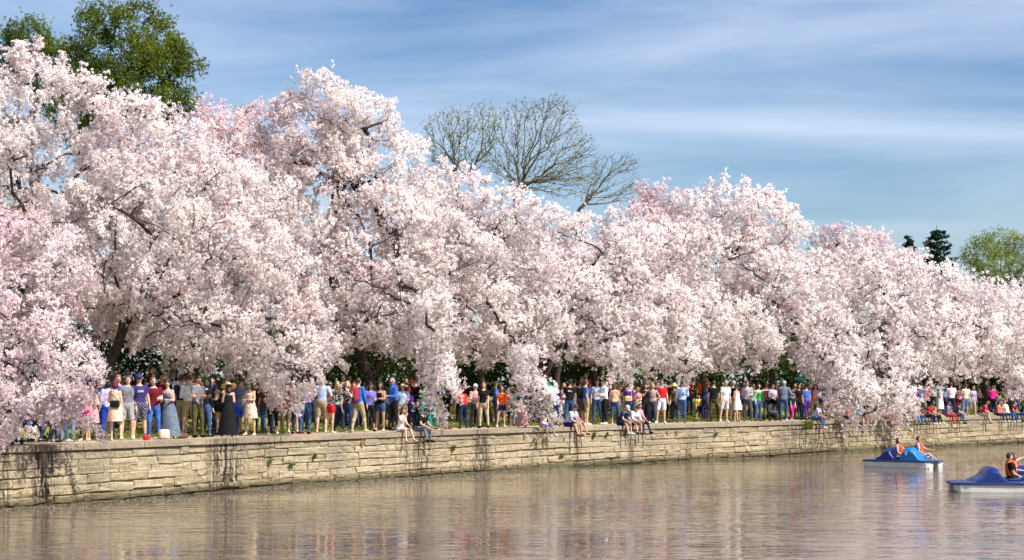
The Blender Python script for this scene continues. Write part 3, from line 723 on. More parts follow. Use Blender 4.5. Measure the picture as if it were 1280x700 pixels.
# green trees and bare trees standing further back
M_OAK = leaf_mat('oak_leaves', [(0.055, 0.085, 0.010), (0.12, 0.17, 0.018), (0.22, 0.26, 0.03)], 0.35, 0.35)
M_BUD = leaf_mat('bud_leaves', [(0.16, 0.22, 0.03), (0.28, 0.34, 0.05), (0.38, 0.40, 0.08)], 0.4, 0.4)
M_WIL = leaf_mat('willow_leaves', [(0.16, 0.22, 0.03), (0.26, 0.33, 0.06), (0.36, 0.41, 0.10)], 0.4, 0.4)
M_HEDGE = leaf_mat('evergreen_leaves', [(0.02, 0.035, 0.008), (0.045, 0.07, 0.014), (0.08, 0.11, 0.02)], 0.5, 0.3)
make_tree('green_tree', 'large green leafy tree rising behind the cherries, top left', 'tree', [(150, 520), (150, 300), (148, 150)],
          [(160, 50, 62, 48), (120, 75, 50, 40), (200, 75, 42, 38), (235, 82, 30, 14), (150, 110, 80, 40), (210, 108, 34, 20), (185, 22, 36, 26), (225, 55, 22, 16), (130, 25, 36, 28), (200, 130, 50, 30), (100, 130, 60, 50)], 21, M_OAK, M_BARK2, Y=82, tri_px=4.6, cover=2.3, k=6, flat=0.3, soft=0.35, shell=0.35, back=0.5)
make_tree('green_tree', 'smaller green leafy tree in the top left corner', 'tree', [(40, 520), (40, 250), (40, 120)],
          [(35, 38, 30, 26), (62, 55, 26, 26), (10, 60, 28, 30), (40, 85, 50, 36), (90, 60, 22, 20)], 22, M_OAK, M_BARK2, Y=84, tri_px=4.6, cover=2.3, k=6, flat=0.3, soft=0.35, shell=0.35, back=0.5)
GB = 'budding bare trees behind the cherries'
make_tree('bare_tree', 'widest bare tree with sparse green buds, middle of the skyline', 'tree', [(640, 520), (640, 330), (645, 245), (655, 222)],
          [(685, 178, 55, 50), (632, 185, 38, 46), (722, 196, 36, 38), (694, 138, 34, 26), (655, 150, 34, 32), (708, 226, 46, 24), (668, 215, 42, 25)], 23, M_BUD, M_BARK2, Y=105, tri_px=3.4, cover=0.22, atts=2.8, tip=0.0075, ex=2.2, bf=0.85, minr=0.10, shell=0.25, back=1.0, group=GB, droop=0, k=4)
make_tree('bare_tree', 'bare tree with green buds, leftmost of three on the skyline', 'tree', [(575, 520), (572, 330), (572, 245), (570, 215)],
          [(558, 165, 32, 36), (594, 165, 34, 34), (575, 190, 42, 28), (604, 145, 22, 22), (542, 178, 18, 28)], 24, M_BUD, M_BARK2, Y=105, tri_px=3.4, cover=0.34, atts=2.8, tip=0.0075, ex=2.2, bf=0.85, minr=0.10, shell=0.25, back=1.0, group=GB, droop=0, k=4)
make_tree('bare_tree', 'small leafless tree leaning right, rightmost of three on the skyline', 'tree', [(715, 520), (718, 330), (724, 262), (738, 248)],
          [(765, 220, 32, 32), (752, 240, 32, 18), (782, 232, 26, 24), (788, 204, 16, 16)], 25, M_BUD, M_BARK2, Y=108, tri_px=3, cover=0.10, atts=2.8, tip=0.0075, ex=2.2, bf=0.85, minr=0.10, shell=0.25, back=1.0, group=GB, droop=0, k=4)
make_tree('willow', 'light green feathery tree at the right edge behind the cherries', 'tree', [(1248, 520), (1247, 420), (1246, 360)],
          [(1228, 312, 22, 26), (1255, 306, 26, 22), (1280, 318, 24, 28), (1245, 335, 40, 26), (1290, 345, 30, 30), (1212, 322, 12, 14)], 26, M_WIL, M_BARK2, Y=150, tri_px=3.2, cover=2.4, atts=1.6, shell=0.3, back=0.8, droop=0.1, k=4)
GS = 'green shrubs at the back of the lawn'
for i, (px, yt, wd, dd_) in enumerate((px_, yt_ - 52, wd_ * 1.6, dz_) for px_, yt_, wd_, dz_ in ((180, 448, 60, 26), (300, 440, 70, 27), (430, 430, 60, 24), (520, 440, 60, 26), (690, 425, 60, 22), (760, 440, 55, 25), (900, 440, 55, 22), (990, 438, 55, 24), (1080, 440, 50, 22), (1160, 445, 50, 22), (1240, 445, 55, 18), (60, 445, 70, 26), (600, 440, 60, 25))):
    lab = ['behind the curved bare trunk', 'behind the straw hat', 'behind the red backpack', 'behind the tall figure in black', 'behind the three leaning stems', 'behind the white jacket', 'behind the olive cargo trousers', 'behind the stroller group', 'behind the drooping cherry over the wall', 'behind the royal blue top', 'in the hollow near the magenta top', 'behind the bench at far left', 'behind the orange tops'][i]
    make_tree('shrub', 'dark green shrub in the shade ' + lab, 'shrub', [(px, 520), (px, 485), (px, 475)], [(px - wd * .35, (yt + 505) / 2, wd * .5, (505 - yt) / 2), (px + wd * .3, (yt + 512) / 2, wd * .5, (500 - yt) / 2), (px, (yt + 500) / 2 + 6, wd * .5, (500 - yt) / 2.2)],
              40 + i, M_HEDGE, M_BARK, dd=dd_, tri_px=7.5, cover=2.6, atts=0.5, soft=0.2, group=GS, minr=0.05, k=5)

M_CON = leaf_mat('conifer_needles', [(0.012, 0.03, 0.022), (0.025, 0.055, 0.038), (0.045, 0.08, 0.05)], 0.5, 0.2)
def conifer(label, px, ytop, ybot, wpx, Y, seed):
    rng = np.random.default_rng(seed)
    s = FPX / Y
    b = at(px, HZ, Y); g = ground(b.x, b.y)
    top = at(px, ytop, Y).z; crown0 = at(px, ybot, Y).z
    e = empty('conifer', (b.x, b.y, g)); tag(e, label, 'conifer', 'conifers on the skyline')
    H = top - g; c0 = crown0 - g
    V, F = tubes(np.array([[0, 0, -0.2], [0, 0, H * .6]]), np.array([[0, 0, H * .6], [0, 0, H]]), np.array([.28, .16]), np.array([.16, .02]), 8)
    link('trunk', mesh_np('trunk', V, F, True), e, [M_BARK])
    P0, P1, Q = [], [], []
    z = c0
    while z < H - 0.2:
        u = (z - c0) / (H - c0); rad = wpx / s * (1 - u) ** 0.75 * rng.uniform(0.6, 1.1) + 0.12
        nb = int(5 + 3 * (1 - u)); a0 = rng.uniform(0, 6)
        for i in range(nb):
            a = a0 + i * 6.283 / nb + rng.normal() * .2; l = rad * rng.uniform(0.6, 1.15)
            zz = z + rng.uniform(-.55, .55); p1 = np.array([math.cos(a) * l, math.sin(a) * l, zz + rng.uniform(-.12, .22) * l])
            P0.append((0, 0, zz)); P1.append(p1)
            for v in np.linspace(0.2, 1, 9): Q.append(np.array([0, 0, zz]) * (1 - v) + p1 * v + rng.normal(size=3) * [.12, .12, .05])
        z += (H - c0) / 9
    V, F = tubes(np.array(P0, float), np.array(P1), np.full(len(P0), .04), np.full(len(P0), .012), 4)
    link('branches', mesh_np('branches', V, F), e, [M_BARK])
    V, F = facets(rng, np.array(Q), 0.20, 9, 0.12, 0.3, 0.4)
    link('crown', mesh_np('crown', V, F), e, [M_CON])
conifer('dark blue green conifer on the skyline near the right edge', 1171, 281, 350, 34, 165, 3)
conifer('small narrow conifer tip just left of the dark conifer', 1136, 297, 350, 13, 170, 4)
# ------------------------------------------------------------------ people
def v3(*a): return np.array(a, float)

class Soup:
    def __init__(s): s.V = []; s.F = []; s.M = []
    def add(s, V, F, m=0):
        b = len(s.V); s.V += [tuple(v) for v in V]; s.F += [tuple(i + b for i in f) for f in F]; s.M += [m] * len(F)
    def capsule(s, p0, p1, r0, r1, n=10, m=0):
        p0 = np.array(p0, float); p1 = np.array(p1, float); d = p1 - p0; l = np.linalg.norm(d) + 1e-9; d = d / l
        u = np.cross(d, v3(0, 0, 1) if abs(d[2]) < 0.9 else v3(1, 0, 0)); u /= np.linalg.norm(u); w_ = np.cross(d, u)
        rings = []
        for c, r, sg in ((p0, r0, -1), (p1, r1, 1)):
            ks = (0.92, 0.6, 0.0) if sg < 0 else (0.0, 0.6, 0.92)
            for q in ks: rings.append((c + d * sg * r * q, r * math.sqrt(1 - q * q)))
        V = []
        for c, r in rings:
            for i in range(n):
                a = 2 * math.pi * i / n; V.append(c + (u * math.cos(a) + w_ * math.sin(a)) * r)
        F = [(k * n + i, k * n + (i + 1) % n, (k + 1) * n + (i + 1) % n, (k + 1) * n + i) for k in range(len(rings) - 1) for i in range(n)]
        F += [tuple(range(n - 1, -1, -1)), tuple((len(rings) - 1) * n + i for i in range(n))]
        s.add(V, F, m)
    def ball(s, c, r, nu=12, nv=8, m=0, keep=None, rot=None):
        c = np.array(c, float); r = np.array(r, float) * np.ones(3)
        V = []; D = []
        for j in range(nv + 1):
            th = math.pi * j / nv
            for i in range(nu):
                a = 2 * math.pi * i / nu; d = v3(math.sin(th) * math.cos(a), math.sin(th) * math.sin(a), math.cos(th))
                D.append(d); q = d * r
                if rot is not None: q = rot @ q
                V.append(c + q)
        F = []
        for j in range(nv):
            for i in range(nu):
                f = (j * nu + i, (j + 1) * nu + i, (j + 1) * nu + (i + 1) % nu, j * nu + (i + 1) % nu)
                if keep is None or keep(sum(D[k] for k in f) / 4): F.append(f)
        s.add(V, F, m)
    def loft(s, secs, n=20, m=0, cap=True):
        """secs: list of (centre, rx, ry, fold amplitude)"""
        V = []
        for c, rx, ry, am in secs:
            for i in range(n):
                a = 2 * math.pi * i / n; k = 1 + am * math.sin(i * 2.5 * 2 * math.pi / n * 2)
                V.append((c[0] + rx * k * math.cos(a), c[1] + ry * k * math.sin(a), c[2]))
        F = [(k * n + i, k * n + (i + 1) % n, (k + 1) * n + (i + 1) % n, (k + 1) * n + i) for k in range(len(secs) - 1) for i in range(n)]
        if cap: F += [tuple(range(n - 1, -1, -1)), tuple((len(secs) - 1) * n + i for i in range(n))]
        s.add(V, F, m)
    def box(s, c, h, rot=None, m=0, ch=0.0):
        V = []
        for sx in (-1, 1):
            for sy in (-1, 1):
                for sz in (-1, 1):
                    q = v3(sx * h[0], sy * h[1], sz * h[2])
                    if rot is not None: q = rot @ q
                    V.append(np.array(c) + q)
        s.add(V, [(0, 1, 3, 2), (4, 6, 7, 5), (0, 4, 5, 1), (2, 3, 7, 6), (0, 2, 6, 4), (1, 5, 7, 3)], m)
    def mesh(s, name, smooth=True):
        me = mesh_py(name, s.V, s.F, smooth); me.polygons.foreach_set('material_index', s.M); return me

def rotx(a): c, s = math.cos(a), math.sin(a); return np.array([[1, 0, 0], [0, c, -s], [0, s, c]])
def rotz(a): c, s = math.cos(a), math.sin(a); return np.array([[c, -s, 0], [s, c, 0], [0, 0, 1]])

# pose: lean (deg forward), head (pitch, yaw), arms L/R = (upper dir, forearm dir) with x outward, legs L/R = (thigh dir, shin dir)
A_DN = ((.20, .05, -1), (.10, -.22, -1)); A_DN2 = ((.16, -.08, -1), (.04, -.35, -1))
A_HIP = ((.55, .25, -.85), (-.65, -.30, -.55)); A_HOLD = ((.18, -.10, -1), (-.35, -.90, .12))
A_FACE = ((.30, -.62, -.70), (-.42, -.45, .85)); A_UP = ((.45, -.55, .45), (-.05, -.35, 1))
A_OUT = ((1, -.15, .12), (1, -.25, .05)); A_LAP = ((.15, -.28, -1), (-.30, -.85, -.35)); A_BACK = ((.28, .42, -.9), (.12, .2, -1))
A_CROSS = ((.22, -.28, -1), (-.85, -.50, .10)); A_FWD = ((.15, -.75, -.6), (-.10, -.95, -.1)); A_DOWNF = ((.05, -.4, -1), (-.05, -.5, -1))
L_ST = ((.06, .0, -1), (.02, .02, -1)); L_OUT = ((.17, -.03, -1), (.08, .05, -1)); L_BENT = ((.10, -.22, -1), (.03, .20, -1))
L_F = ((.03, -.36, -1), (.02, -.10, -1)); L_B = ((.03, .20, -1), (.02, .48, -1))
L_SIT = ((.14, -1, .02), (.03, -.10, -1)); L_SIT2 = ((.10, -1, .03), (.10, -.34, -1)); L_GR = ((.16, -.80, .60), (.02, -.50, -.86)); L_PED = ((.10, -.92, .32), (.02, -.78, -.62))
POSES = {
    'stand': (1, (2, 8), A_DN, A_DN2, L_ST, L_OUT), 'stand2': (2, (4, -18), A_HIP, A_DN, L_OUT, L_ST), 'stand3': (0, (0, 22), A_DN2, A_HOLD, L_BENT, L_ST),
    'hold': (3, (22, 0), A_HOLD, A_HOLD, L_ST, L_OUT), 'photo': (-2, (-4, 0), A_FACE, A_FACE, L_OUT, L_ST), 'face1': (0, (-6, 10), A_FACE, A_HIP, L_ST, L_BENT),
    'cross': (0, (3, -10), A_CROSS, A_CROSS, L_OUT, L_ST), 'point': (0, (0, 30), A_DN, A_OUT, L_OUT, L_ST), 'reach': (0, (-5, 0), A_UP, A_DN, L_ST, L_OUT),
    'walk': (4, (3, 0), A_DN2, A_DN, L_F, L_B), 'bend': (38, (20, 0), A_FWD, A_DOWNF, L_BENT, L_ST),
    'sit': (6, (14, 10), A_LAP, A_LAP, L_SIT, L_SIT2), 'sitlean': (30, (22, -5), A_LAP, A_LAP, L_SIT2, L_SIT), 'sitface': (12, (8, 20), A_FACE, A_LAP, L_SIT, L_SIT2),
    'sitback': (-12, (2, -15), A_BACK, A_BACK, L_SIT, L_SIT2), 'ground': (14, (8, 12), A_LAP, A_FWD, L_GR, L_GR), 'pedal': (-6, (4, 12), A_LAP, A_FWD, L_PED, L_SIT2), 'pedalpoint': (-4, (0, 20), A_LAP, ((.35, -.85, .35), (.2, -.9, .35)), L_PED, L_SIT2),
}
SITS = {'sit', 'sitlean', 'sitface', 'sitback', 'ground', 'pedal', 'pedalpoint'}
TEMPL = {}
def template(pose, sex):
    key = (pose, sex)
    if key in TEMPL: return TEMPL[key]
    lean, head, aL, aR, lL, lR = POSES[pose]
    fem = sex == 'f'
    f = 0.88 if fem else 1.0
    ln = R(lean)
    piv = v3(0, 0, .94)
    def bend(p):
        p = np.array(p, float); u = min(max((p[2] - .92) / .25, 0), 1)
        return piv + rotx(ln * u) @ (p - piv)
    S = Soup(); bones = []
    # torso
    secs = [(.83, .085, .075, 0), (.88, .150, .105, 0), (.94, .172, .118, 0), (1.02, .160, .112, 0), (1.12, .140, .104, 0), (1.22, .155, .112, -.005), (1.32, .172, .116, -.01), (1.40, .168, .100, 0), (1.45, .115, .075, .005), (1.49, .060, .060, .01)]
    if fem: secs = [(.83, .085, .078, 0), (.88, .150, .110, .005), (.94, .172, .122, .01), (1.02, .150, .108, .005), (1.12, .118, .090, 0), (1.22, .132, .104, -.012), (1.31, .146, .118, -.022), (1.39, .140, .088, 0), (1.44, .100, .066, .005), (1.49, .050, .050, .01)]
    V = []; n = 16
    for z, rx, ry, oy in secs:
        for i in range(n):
            a = 2 * math.pi * i / n; cx, sy = math.cos(a), math.sin(a)
            V.append(bend((rx * math.copysign(abs(cx) ** .85, cx), ry * math.copysign(abs(sy) ** .85, sy) + oy, z)))
    F = [(k * n + i, k * n + (i + 1) % n, (k + 1) * n + (i + 1) % n, (k + 1) * n + i) for k in range(len(secs) - 1) for i in range(n)]
    F += [tuple(range(n - 1, -1, -1)), tuple((len(secs) - 1) * n + i for i in range(n))]
    S.add(V, F)
    zs = [.86, 1.02, 1.18, 1.34, 1.46]
    for a, b in zip(zs[:-1], zs[1:]):
        bones.append(('torso', bend((0, 0, a)), bend((0, 0, b)), .125 * f, .125 * f, (a - .86) / .6, (b - .86) / .6))
    # neck and head
    nk0, nk1 = bend((0, .01, 1.45)), bend((0, -.005, 1.55))
    S.capsule(nk0, nk1, .056 * f, .052 * f); bones.append(('neck', nk0, nk1, .055, .052, 0, 1))
    hc = bend((0, -.012, 1.645))
    HR = rotx(ln) @ rotz(R(head[1])) @ rotx(R(head[0]))
    S.ball(hc, (.076, .094, .112), 14, 10, rot=HR); S.ball(hc + HR @ v3(0, -.028, -.055), (.056, .060, .060), 10, 8, rot=HR)
    bones.append(('head', hc, hc + v3(0, 0, .01), .09, .09, 0, 1))
    hands = []
    for s, (au, af), (lt, ls) in ((-1, aL, lL), (1, aR, lR)):
        sd = 'L' if s < 0 else 'R'
        au = unit(v3(au[0] * s, au[1], au[2])); af = unit(v3(af[0] * s, af[1], af[2]))
        sh = bend((s * (.150 if fem else .178), .005, 1.41)); el = sh + au * .285; wr = el + af * .245; ha = wr + af * .075
        S.capsule(sh, el, .055 * f, .042 * f); S.capsule(el, wr, .042 * f, .029 * f); S.capsule(el + af * .05, el + af * .12, .043 * f, .040 * f)
        S.capsule(wr, ha, .030 * f, .036 * f)
        S.ball(sh, .062 * f, 10, 8)
        bones += [('ua' + sd, sh, el, .055 * f, .042 * f, 0, 1), ('fa' + sd, el, wr, .042 * f, .030 * f, 0, 1), ('hd' + sd, wr, ha + af * .02, .030 * f, .034 * f, 0, 1)]
        hands.append((ha, af, s, au))
        lt = unit(v3(lt[0] * s, lt[1], lt[2])); ls = unit(v3(ls[0] * s, ls[1], ls[2]))
        hp = v3(s * .092, 0, .90); kn = hp + lt * .42; an = kn + ls * .40
        S.capsule(hp, kn, .092, .058 * f); S.capsule(kn, an, .056 * f, .036 * f); S.capsule(kn + ls * .08 + v3(0, .012, 0), kn + ls * .16 + v3(0, .014, 0), .058 * f, .052 * f)
        fwd = unit(v3(s * .18, -1, 0))
        heel = an + v3(0, .035, -.045) ; toe = an + fwd * .155 + v3(0, 0, -.052)
        S.capsule(heel, toe, .040, .030); S.capsule(an, an + fwd * .06 + v3(0, 0, -.035), .038, .038)
        bones += [('th' + sd, hp, kn, .090, .058 * f, 0, 1), ('sh' + sd, kn, an, .056 * f, .037 * f, 0, 1), ('ft' + sd, heel, toe, .042, .034, 0, 1), ('ft' + sd, an + v3(0, 0, -.03), an + fwd * .08 + v3(0, 0, -.04), .036, .038, 0, 1)]
    # union into one skin
    me = S.mesh('body_parts'); tmp = bpy.data.objects.new('tmp', me); COL.objects.link(tmp)
    md = tmp.modifiers.new('r', 'REMESH'); md.mode = 'VOXEL'; md.voxel_size = 0.027
    ms = tmp.modifiers.new('s', 'SMOOTH'); ms.factor = 0.5; ms.iterations = 3
    dg = bpy.context.evaluated_depsgraph_get(); ev = tmp.evaluated_get(dg); em = ev.to_mesh()
    nv = len(em.vertices); co = np.empty(nv * 3, np.float32); em.vertices.foreach_get('co', co); co = co.reshape(-1, 3).astype(float)
    no = np.empty(nv * 3, np.float32); em.vertices.foreach_get('normal', no); no = no.reshape(-1, 3).astype(float)
    polys = [tuple(p.vertices) for p in em.polygons]
    ev.to_mesh_clear(); bpy.data.objects.remove(tmp); bpy.data.meshes.remove(me)
    # where every bit of skin belongs
    best = np.full(nv, 1e9); which = np.zeros(nv, int); tt = np.zeros(nv)
    for i, (nm, a, b, ra, rb, t0, t1) in enumerate(bones):
        d = b - a; t = np.clip(((co - a) @ d) / (d @ d), 0, 1); dist = np.linalg.norm(co - (a + t[:, None] * d), axis=1) - (ra + (rb - ra) * t)
        m = dist < best; best[m] = dist[m]; which[m] = i; tt[m] = (t0 + (t1 - t0) * t)[m]
    names = np.array([b[0] for b in bones])[which]
    # shift: feet or seat at zero
    low = co[:, 2].min()
    if pose in ('ground',): dz = -(.90 - .10)
    elif pose in SITS: dz = -(.90 - .085)
    else: dz = -low + .012
    sh = v3(0, 0, dz)
    co = co + sh
    # hands and face added on the same mesh
    X = Soup(); X.V = [tuple(c) for c in co]; X.F = list(polys); X.M = [0] * len(polys)
    for ha, af, s, au in hands:
        ha = ha + sh; pn = np.cross(af, au); pn = unit(pn) if np.linalg.norm(pn) > .05 else v3(s, 0, 0)
        side = unit(np.cross(af, pn))
        for q, (off, l) in enumerate(((-.026, .062), (-.009, .072), (.009, .068), (.025, .052))):
            p = ha + side * off + af * .018; m1 = p + af * l * .5 + pn * .006; e1 = m1 + (af * .75 + pn * .5) * l * .5
            X.capsule(p, m1, .0095 * f, .0085 * f, 5); X.capsule(m1, e1, .0085 * f, .007 * f, 5)
        p = ha - af * .03 + side * -.03; m1 = p + (af * .6 - side * .8) * .034; X.capsule(p, m1, .012 * f, .010 * f, 5); X.capsule(m1, m1 + af * .028, .010 * f, .008 * f, 5)
    H0 = hc + sh
    for sx in (-1, 1):
        X.ball(H0 + HR @ v3(sx * .030, -.087, .004), (.014, .007, .008), 6, 4, 1); X.box(H0 + HR @ v3(sx * .031, -.088, .024), (.017, .006, .004), HR, 1)
        X.ball(H0 + HR @ v3(sx * .077, .008, -.01), (.010, .020, .030), 6, 5)
    X.add([H0 + HR @ q for q in (v3(0, -.088, .012), v3(-.016, -.092, -.034), v3(.016, -.092, -.034), v3(0, -.122, -.028))], [(0, 1, 3), (0, 3, 2), (1, 2, 3)])
    X.box(H0 + HR @ v3(0, -.086, -.060), (.024, .006, .006), HR, 2)
    T = dict(co=co, no=no, polys=polys, names=names, t=tt, body=X.mesh('body'), head=H0, HR=HR, cache={}, waist=bend((0, 0, 1.10)) + sh, neck=bend((0, .0, 1.46)) + sh, chest=bend((0, 0, 1.28)) + sh, hands=[h[0] + sh for h in hands], lean=ln, dz=dz, pose=pose, fem=fem, SPR=rotx(ln))
    T['body'].materials.append(SK['light']); T['body'].materials.append(mat('eye_dark', (.03, .02, .02))); T['body'].materials.append(mat('lip', (.35, .10, .09)))
    TEMPL[key] = T
    return T

GARM = {
    'tee': ({'torso': (.16, .975), 'ua': (0, .62)}, .017), 'long': ({'torso': (.14, .985), 'ua': (0, 1), 'fa': (0, .93)}, .019), 'tank': ({'torso': (.16, .86)}, .014),
    'halter': ({'torso': (.10, .74)}, .013), 'short': ({'torso': (.16, .975), 'ua': (0, .40)}, .015), 'hood': ({'torso': (.10, 1.0), 'ua': (0, 1), 'fa': (0, .95), 'neck': (0, .3)}, .030),
    'trousers': ({'torso': (0, .26), 'th': (0, 1), 'sh': (0, .97)}, .014), 'jeans': ({'torso': (0, .24), 'th': (0, 1), 'sh': (0, 1.0)}, .011), 'shorts': ({'torso': (0, .26), 'th': (0, .88)}, .020),
    'hot': ({'torso': (0, .26), 'th': (0, .45)}, .013), 'capri': ({'torso': (0, .26), 'th': (0, 1), 'sh': (0, .45)}, .011), 'vest': ({'torso': (.34, 1.0), 'neck': (0, .35)}, .052),
    'shoeL': ({'ftL': (-1, 2)}, .008), 'shoeR': ({'ftR': (-1, 2)}, .008),
}
def garment(T, kind):
    if kind in T['cache']: return T['cache'][kind]
    spec, off = GARM[kind]
    nm, t = T['names'], T['t']
    ok = np.zeros(len(nm), bool)
    for b, (a, c) in spec.items():
        for full in ((b,) if b in ('torso', 'neck', 'ftL', 'ftR') else (b + 'L', b + 'R')):
            ok |= (nm == full) & (t >= a) & (t <= c)
    idx = -np.ones(len(nm), int); V = []; F = []
    for p in T['polys']:
        if sum(bool(ok[i]) for i in p) >= 3:
            g = []
            for i in p:
                if idx[i] < 0: idx[i] = len(V); V.append(T['co'][i] + T['no'][i] * off)
                g.append(idx[i])
            F.append(g)
    me = mesh_py(kind, V, F, True); T['cache'][kind] = me
    return me

def skirt(T, kind):
    if kind in T['cache']: return T['cache'][kind]
    z0 = T['waist'][2]; S = Soup(); g = 0.02
    hem = {'mini': .56, 'knee': .42, 'maxi': .06}[kind]; fl = {'mini': .225, 'knee': .235, 'maxi': .31}[kind]
    c = (T['waist'][0], T['waist'][1])
    secs = []
    for u in np.linspace(0, 1, 7):
        z = z0 + .02 + (hem - z0) * u; r = .135 + (fl - .135) * (min(u * 2.2, 1) * .45 + u * .55) if kind != 'maxi' else .135 + (fl - .135) * (min(u * 3, 1) * .25 + u * .75)
        secs.append(((c[0], c[1] * (1 - u), z), r + .012 * (u > 0), r * .82 + .012 * (u > 0), .05 * u))
    S.loft(secs, 24, cap=False)
    me = S.mesh(kind); T['cache'][kind] = me
    return me

def hair_mesh(T, style):
    k = 'hair_' + style
    if k in T['cache']: return T['cache'][k]
    S = Soup(); H, HR = T['head'], T['HR']; P = lambda *a: H + HR @ v3(*a)
    keep = lambda d: d[2] > .50 or (d[1] > -.25 and d[2] > .05) or (d[1] > .15 and d[2] > -.55)
    if style == 'thin': keep = lambda d: (d[2] > .80) or (d[1] > -.05 and d[2] > -.1) or (d[1] > .25 and d[2] > -.5)
    S.ball(P(0, .008, .012), (.086, .102, .118), 18, 12, keep=keep, rot=HR)
    if style == 'long':
        S.ball(P(0, .060, -.10), (.092, .052, .175), 12, 9, rot=HR); S.ball(P(-.075, .02, -.09), (.028, .045, .14), 8, 7, rot=HR); S.ball(P(.075, .02, -.09), (.028, .045, .14), 8, 7, rot=HR)
    if style == 'bob': S.ball(P(0, .045, -.045), (.098, .070, .095), 12, 9, rot=HR); S.ball(P(-.078, .0, -.04), (.025, .05, .08), 8, 7, rot=HR); S.ball(P(.078, .0, -.04), (.025, .05, .08), 8, 7, rot=HR)
    if style == 'bun': S.ball(P(0, .075, .095), .048, 10, 8)
    if style == 'pony': S.ball(P(0, .11, -.06), (.03, .035, .12), 9, 8, rot=HR @ rotx(.35))
    me = S.mesh(k); T['cache'][k] = me
    return me

def hat_mesh(T, kind):
    k = 'hat_' + kind
    if k in T['cache']: return T['cache'][k]
    S = Soup(); H, HR = T['head'], T['HR']; P = lambda *a: H + HR @ v3(*a)
    S.ball(P(0, .006, .030), (.096, .112, .112), 16, 10, keep=lambda d: d[2] > .05, rot=HR)
    if kind == 'cap': S.ball(P(0, -.125, .040), (.070, .070, .012), 12, 6, rot=HR @ rotx(-.12))
    if kind in ('straw', 'sunhat'):
        r1 = .25 if kind == 'straw' else .17
        V = []; n = 24
        for r, z in ((.092, .040), (r1 * .7, .030), (r1, .012), (r1, .004), (.092, .030)):
            for i in range(n):
                a = 2 * math.pi * i / n; V.append(P(r * math.cos(a), r * math.sin(a), z + (.018 * math.sin(3 * a) if r > .1 else 0)))
        S.add(V, [(q * n + i, q * n + (i + 1) % n, (q + 1) * n + (i + 1) % n, (q + 1) * n + i) for q in range(4) for i in range(n)])
    me = S.mesh(k); T['cache'][k] = me
    return me

def glasses_mesh(T):
    if 'glasses' in T['cache']: return T['cache']['glasses']
    S = Soup(); H, HR = T['head'], T['HR']; P = lambda *a: H + HR @ v3(*a)
    for sx in (-1, 1):
        S.ball(P(sx * .032, -.097, .004), (.028, .010, .020), 8, 6, rot=HR); S.box(P(sx * .078, -.045, .010), (.004, .050, .005), HR)
    S.box(P(0, -.100, .010), (.012, .004, .004), HR)
    me = S.mesh('glasses'); T['cache']['glasses'] = me
    return me

SK = {k: mat('skin_' + k, c, .6, .06, 12, spec=.35) for k, c in dict(light=(.62, .38, .27), fair=(.70, .46, .35), tan=(.47, .26, .16), brown=(.26, .13, .075), dark=(.10, .05, .03)).items()}
HAIRC = dict(black=(.012, .010, .010), dark=(.03, .018, .012), brown=(.08, .042, .022), light=(.22, .13, .06), blond=(.45, .30, .13), grey=(.36, .34, .32), white=(.62, .60, .57), red=(.22, .07, .03), wine=(.11, .012, .025))
CL = dict(white=(.76, .75, .76), cream=(.72, .60, .44), black=(.012, .012, .014), navy=(.018, .025, .085), plum=(.045, .035, .14), grey=(.20, .20, .23), ltgrey=(.42, .41, .44), dkgrey=(.07, .07, .08), maroon=(.15, .012, .025), red=(.58, .02, .03), crimson=(.45, .02, .08),
          coral=(.75, .15, .12), orange=(.88, .11, .015), peach=(.80, .44, .27), yellow=(.75, .55, .09), green=(.02, .34, .07), teal=(.02, .30, .30), cyan=(.02, .42, .55), ltblue=(.42, .53, .74), blue=(.05, .14, .48), royal=(.02, .06, .46), denim=(.045, .10, .24), ltdenim=(.16, .27, .42), dkdenim=(.02, .035, .09),
          khaki=(.42, .33, .20), beige=(.52, .41, .28), olive=(.085, .075, .03), purple=(.11, .03, .26), violet=(.18, .15, .50), lavender=(.46, .42, .62), magenta=(.70, .02, .24), pink=(.74, .25, .36), brown=(.13, .07, .04), mint=(.25, .55, .42), straw=(.74, .58, .26), rose=(.60, .30, .34), slate=(.15, .18, .24))
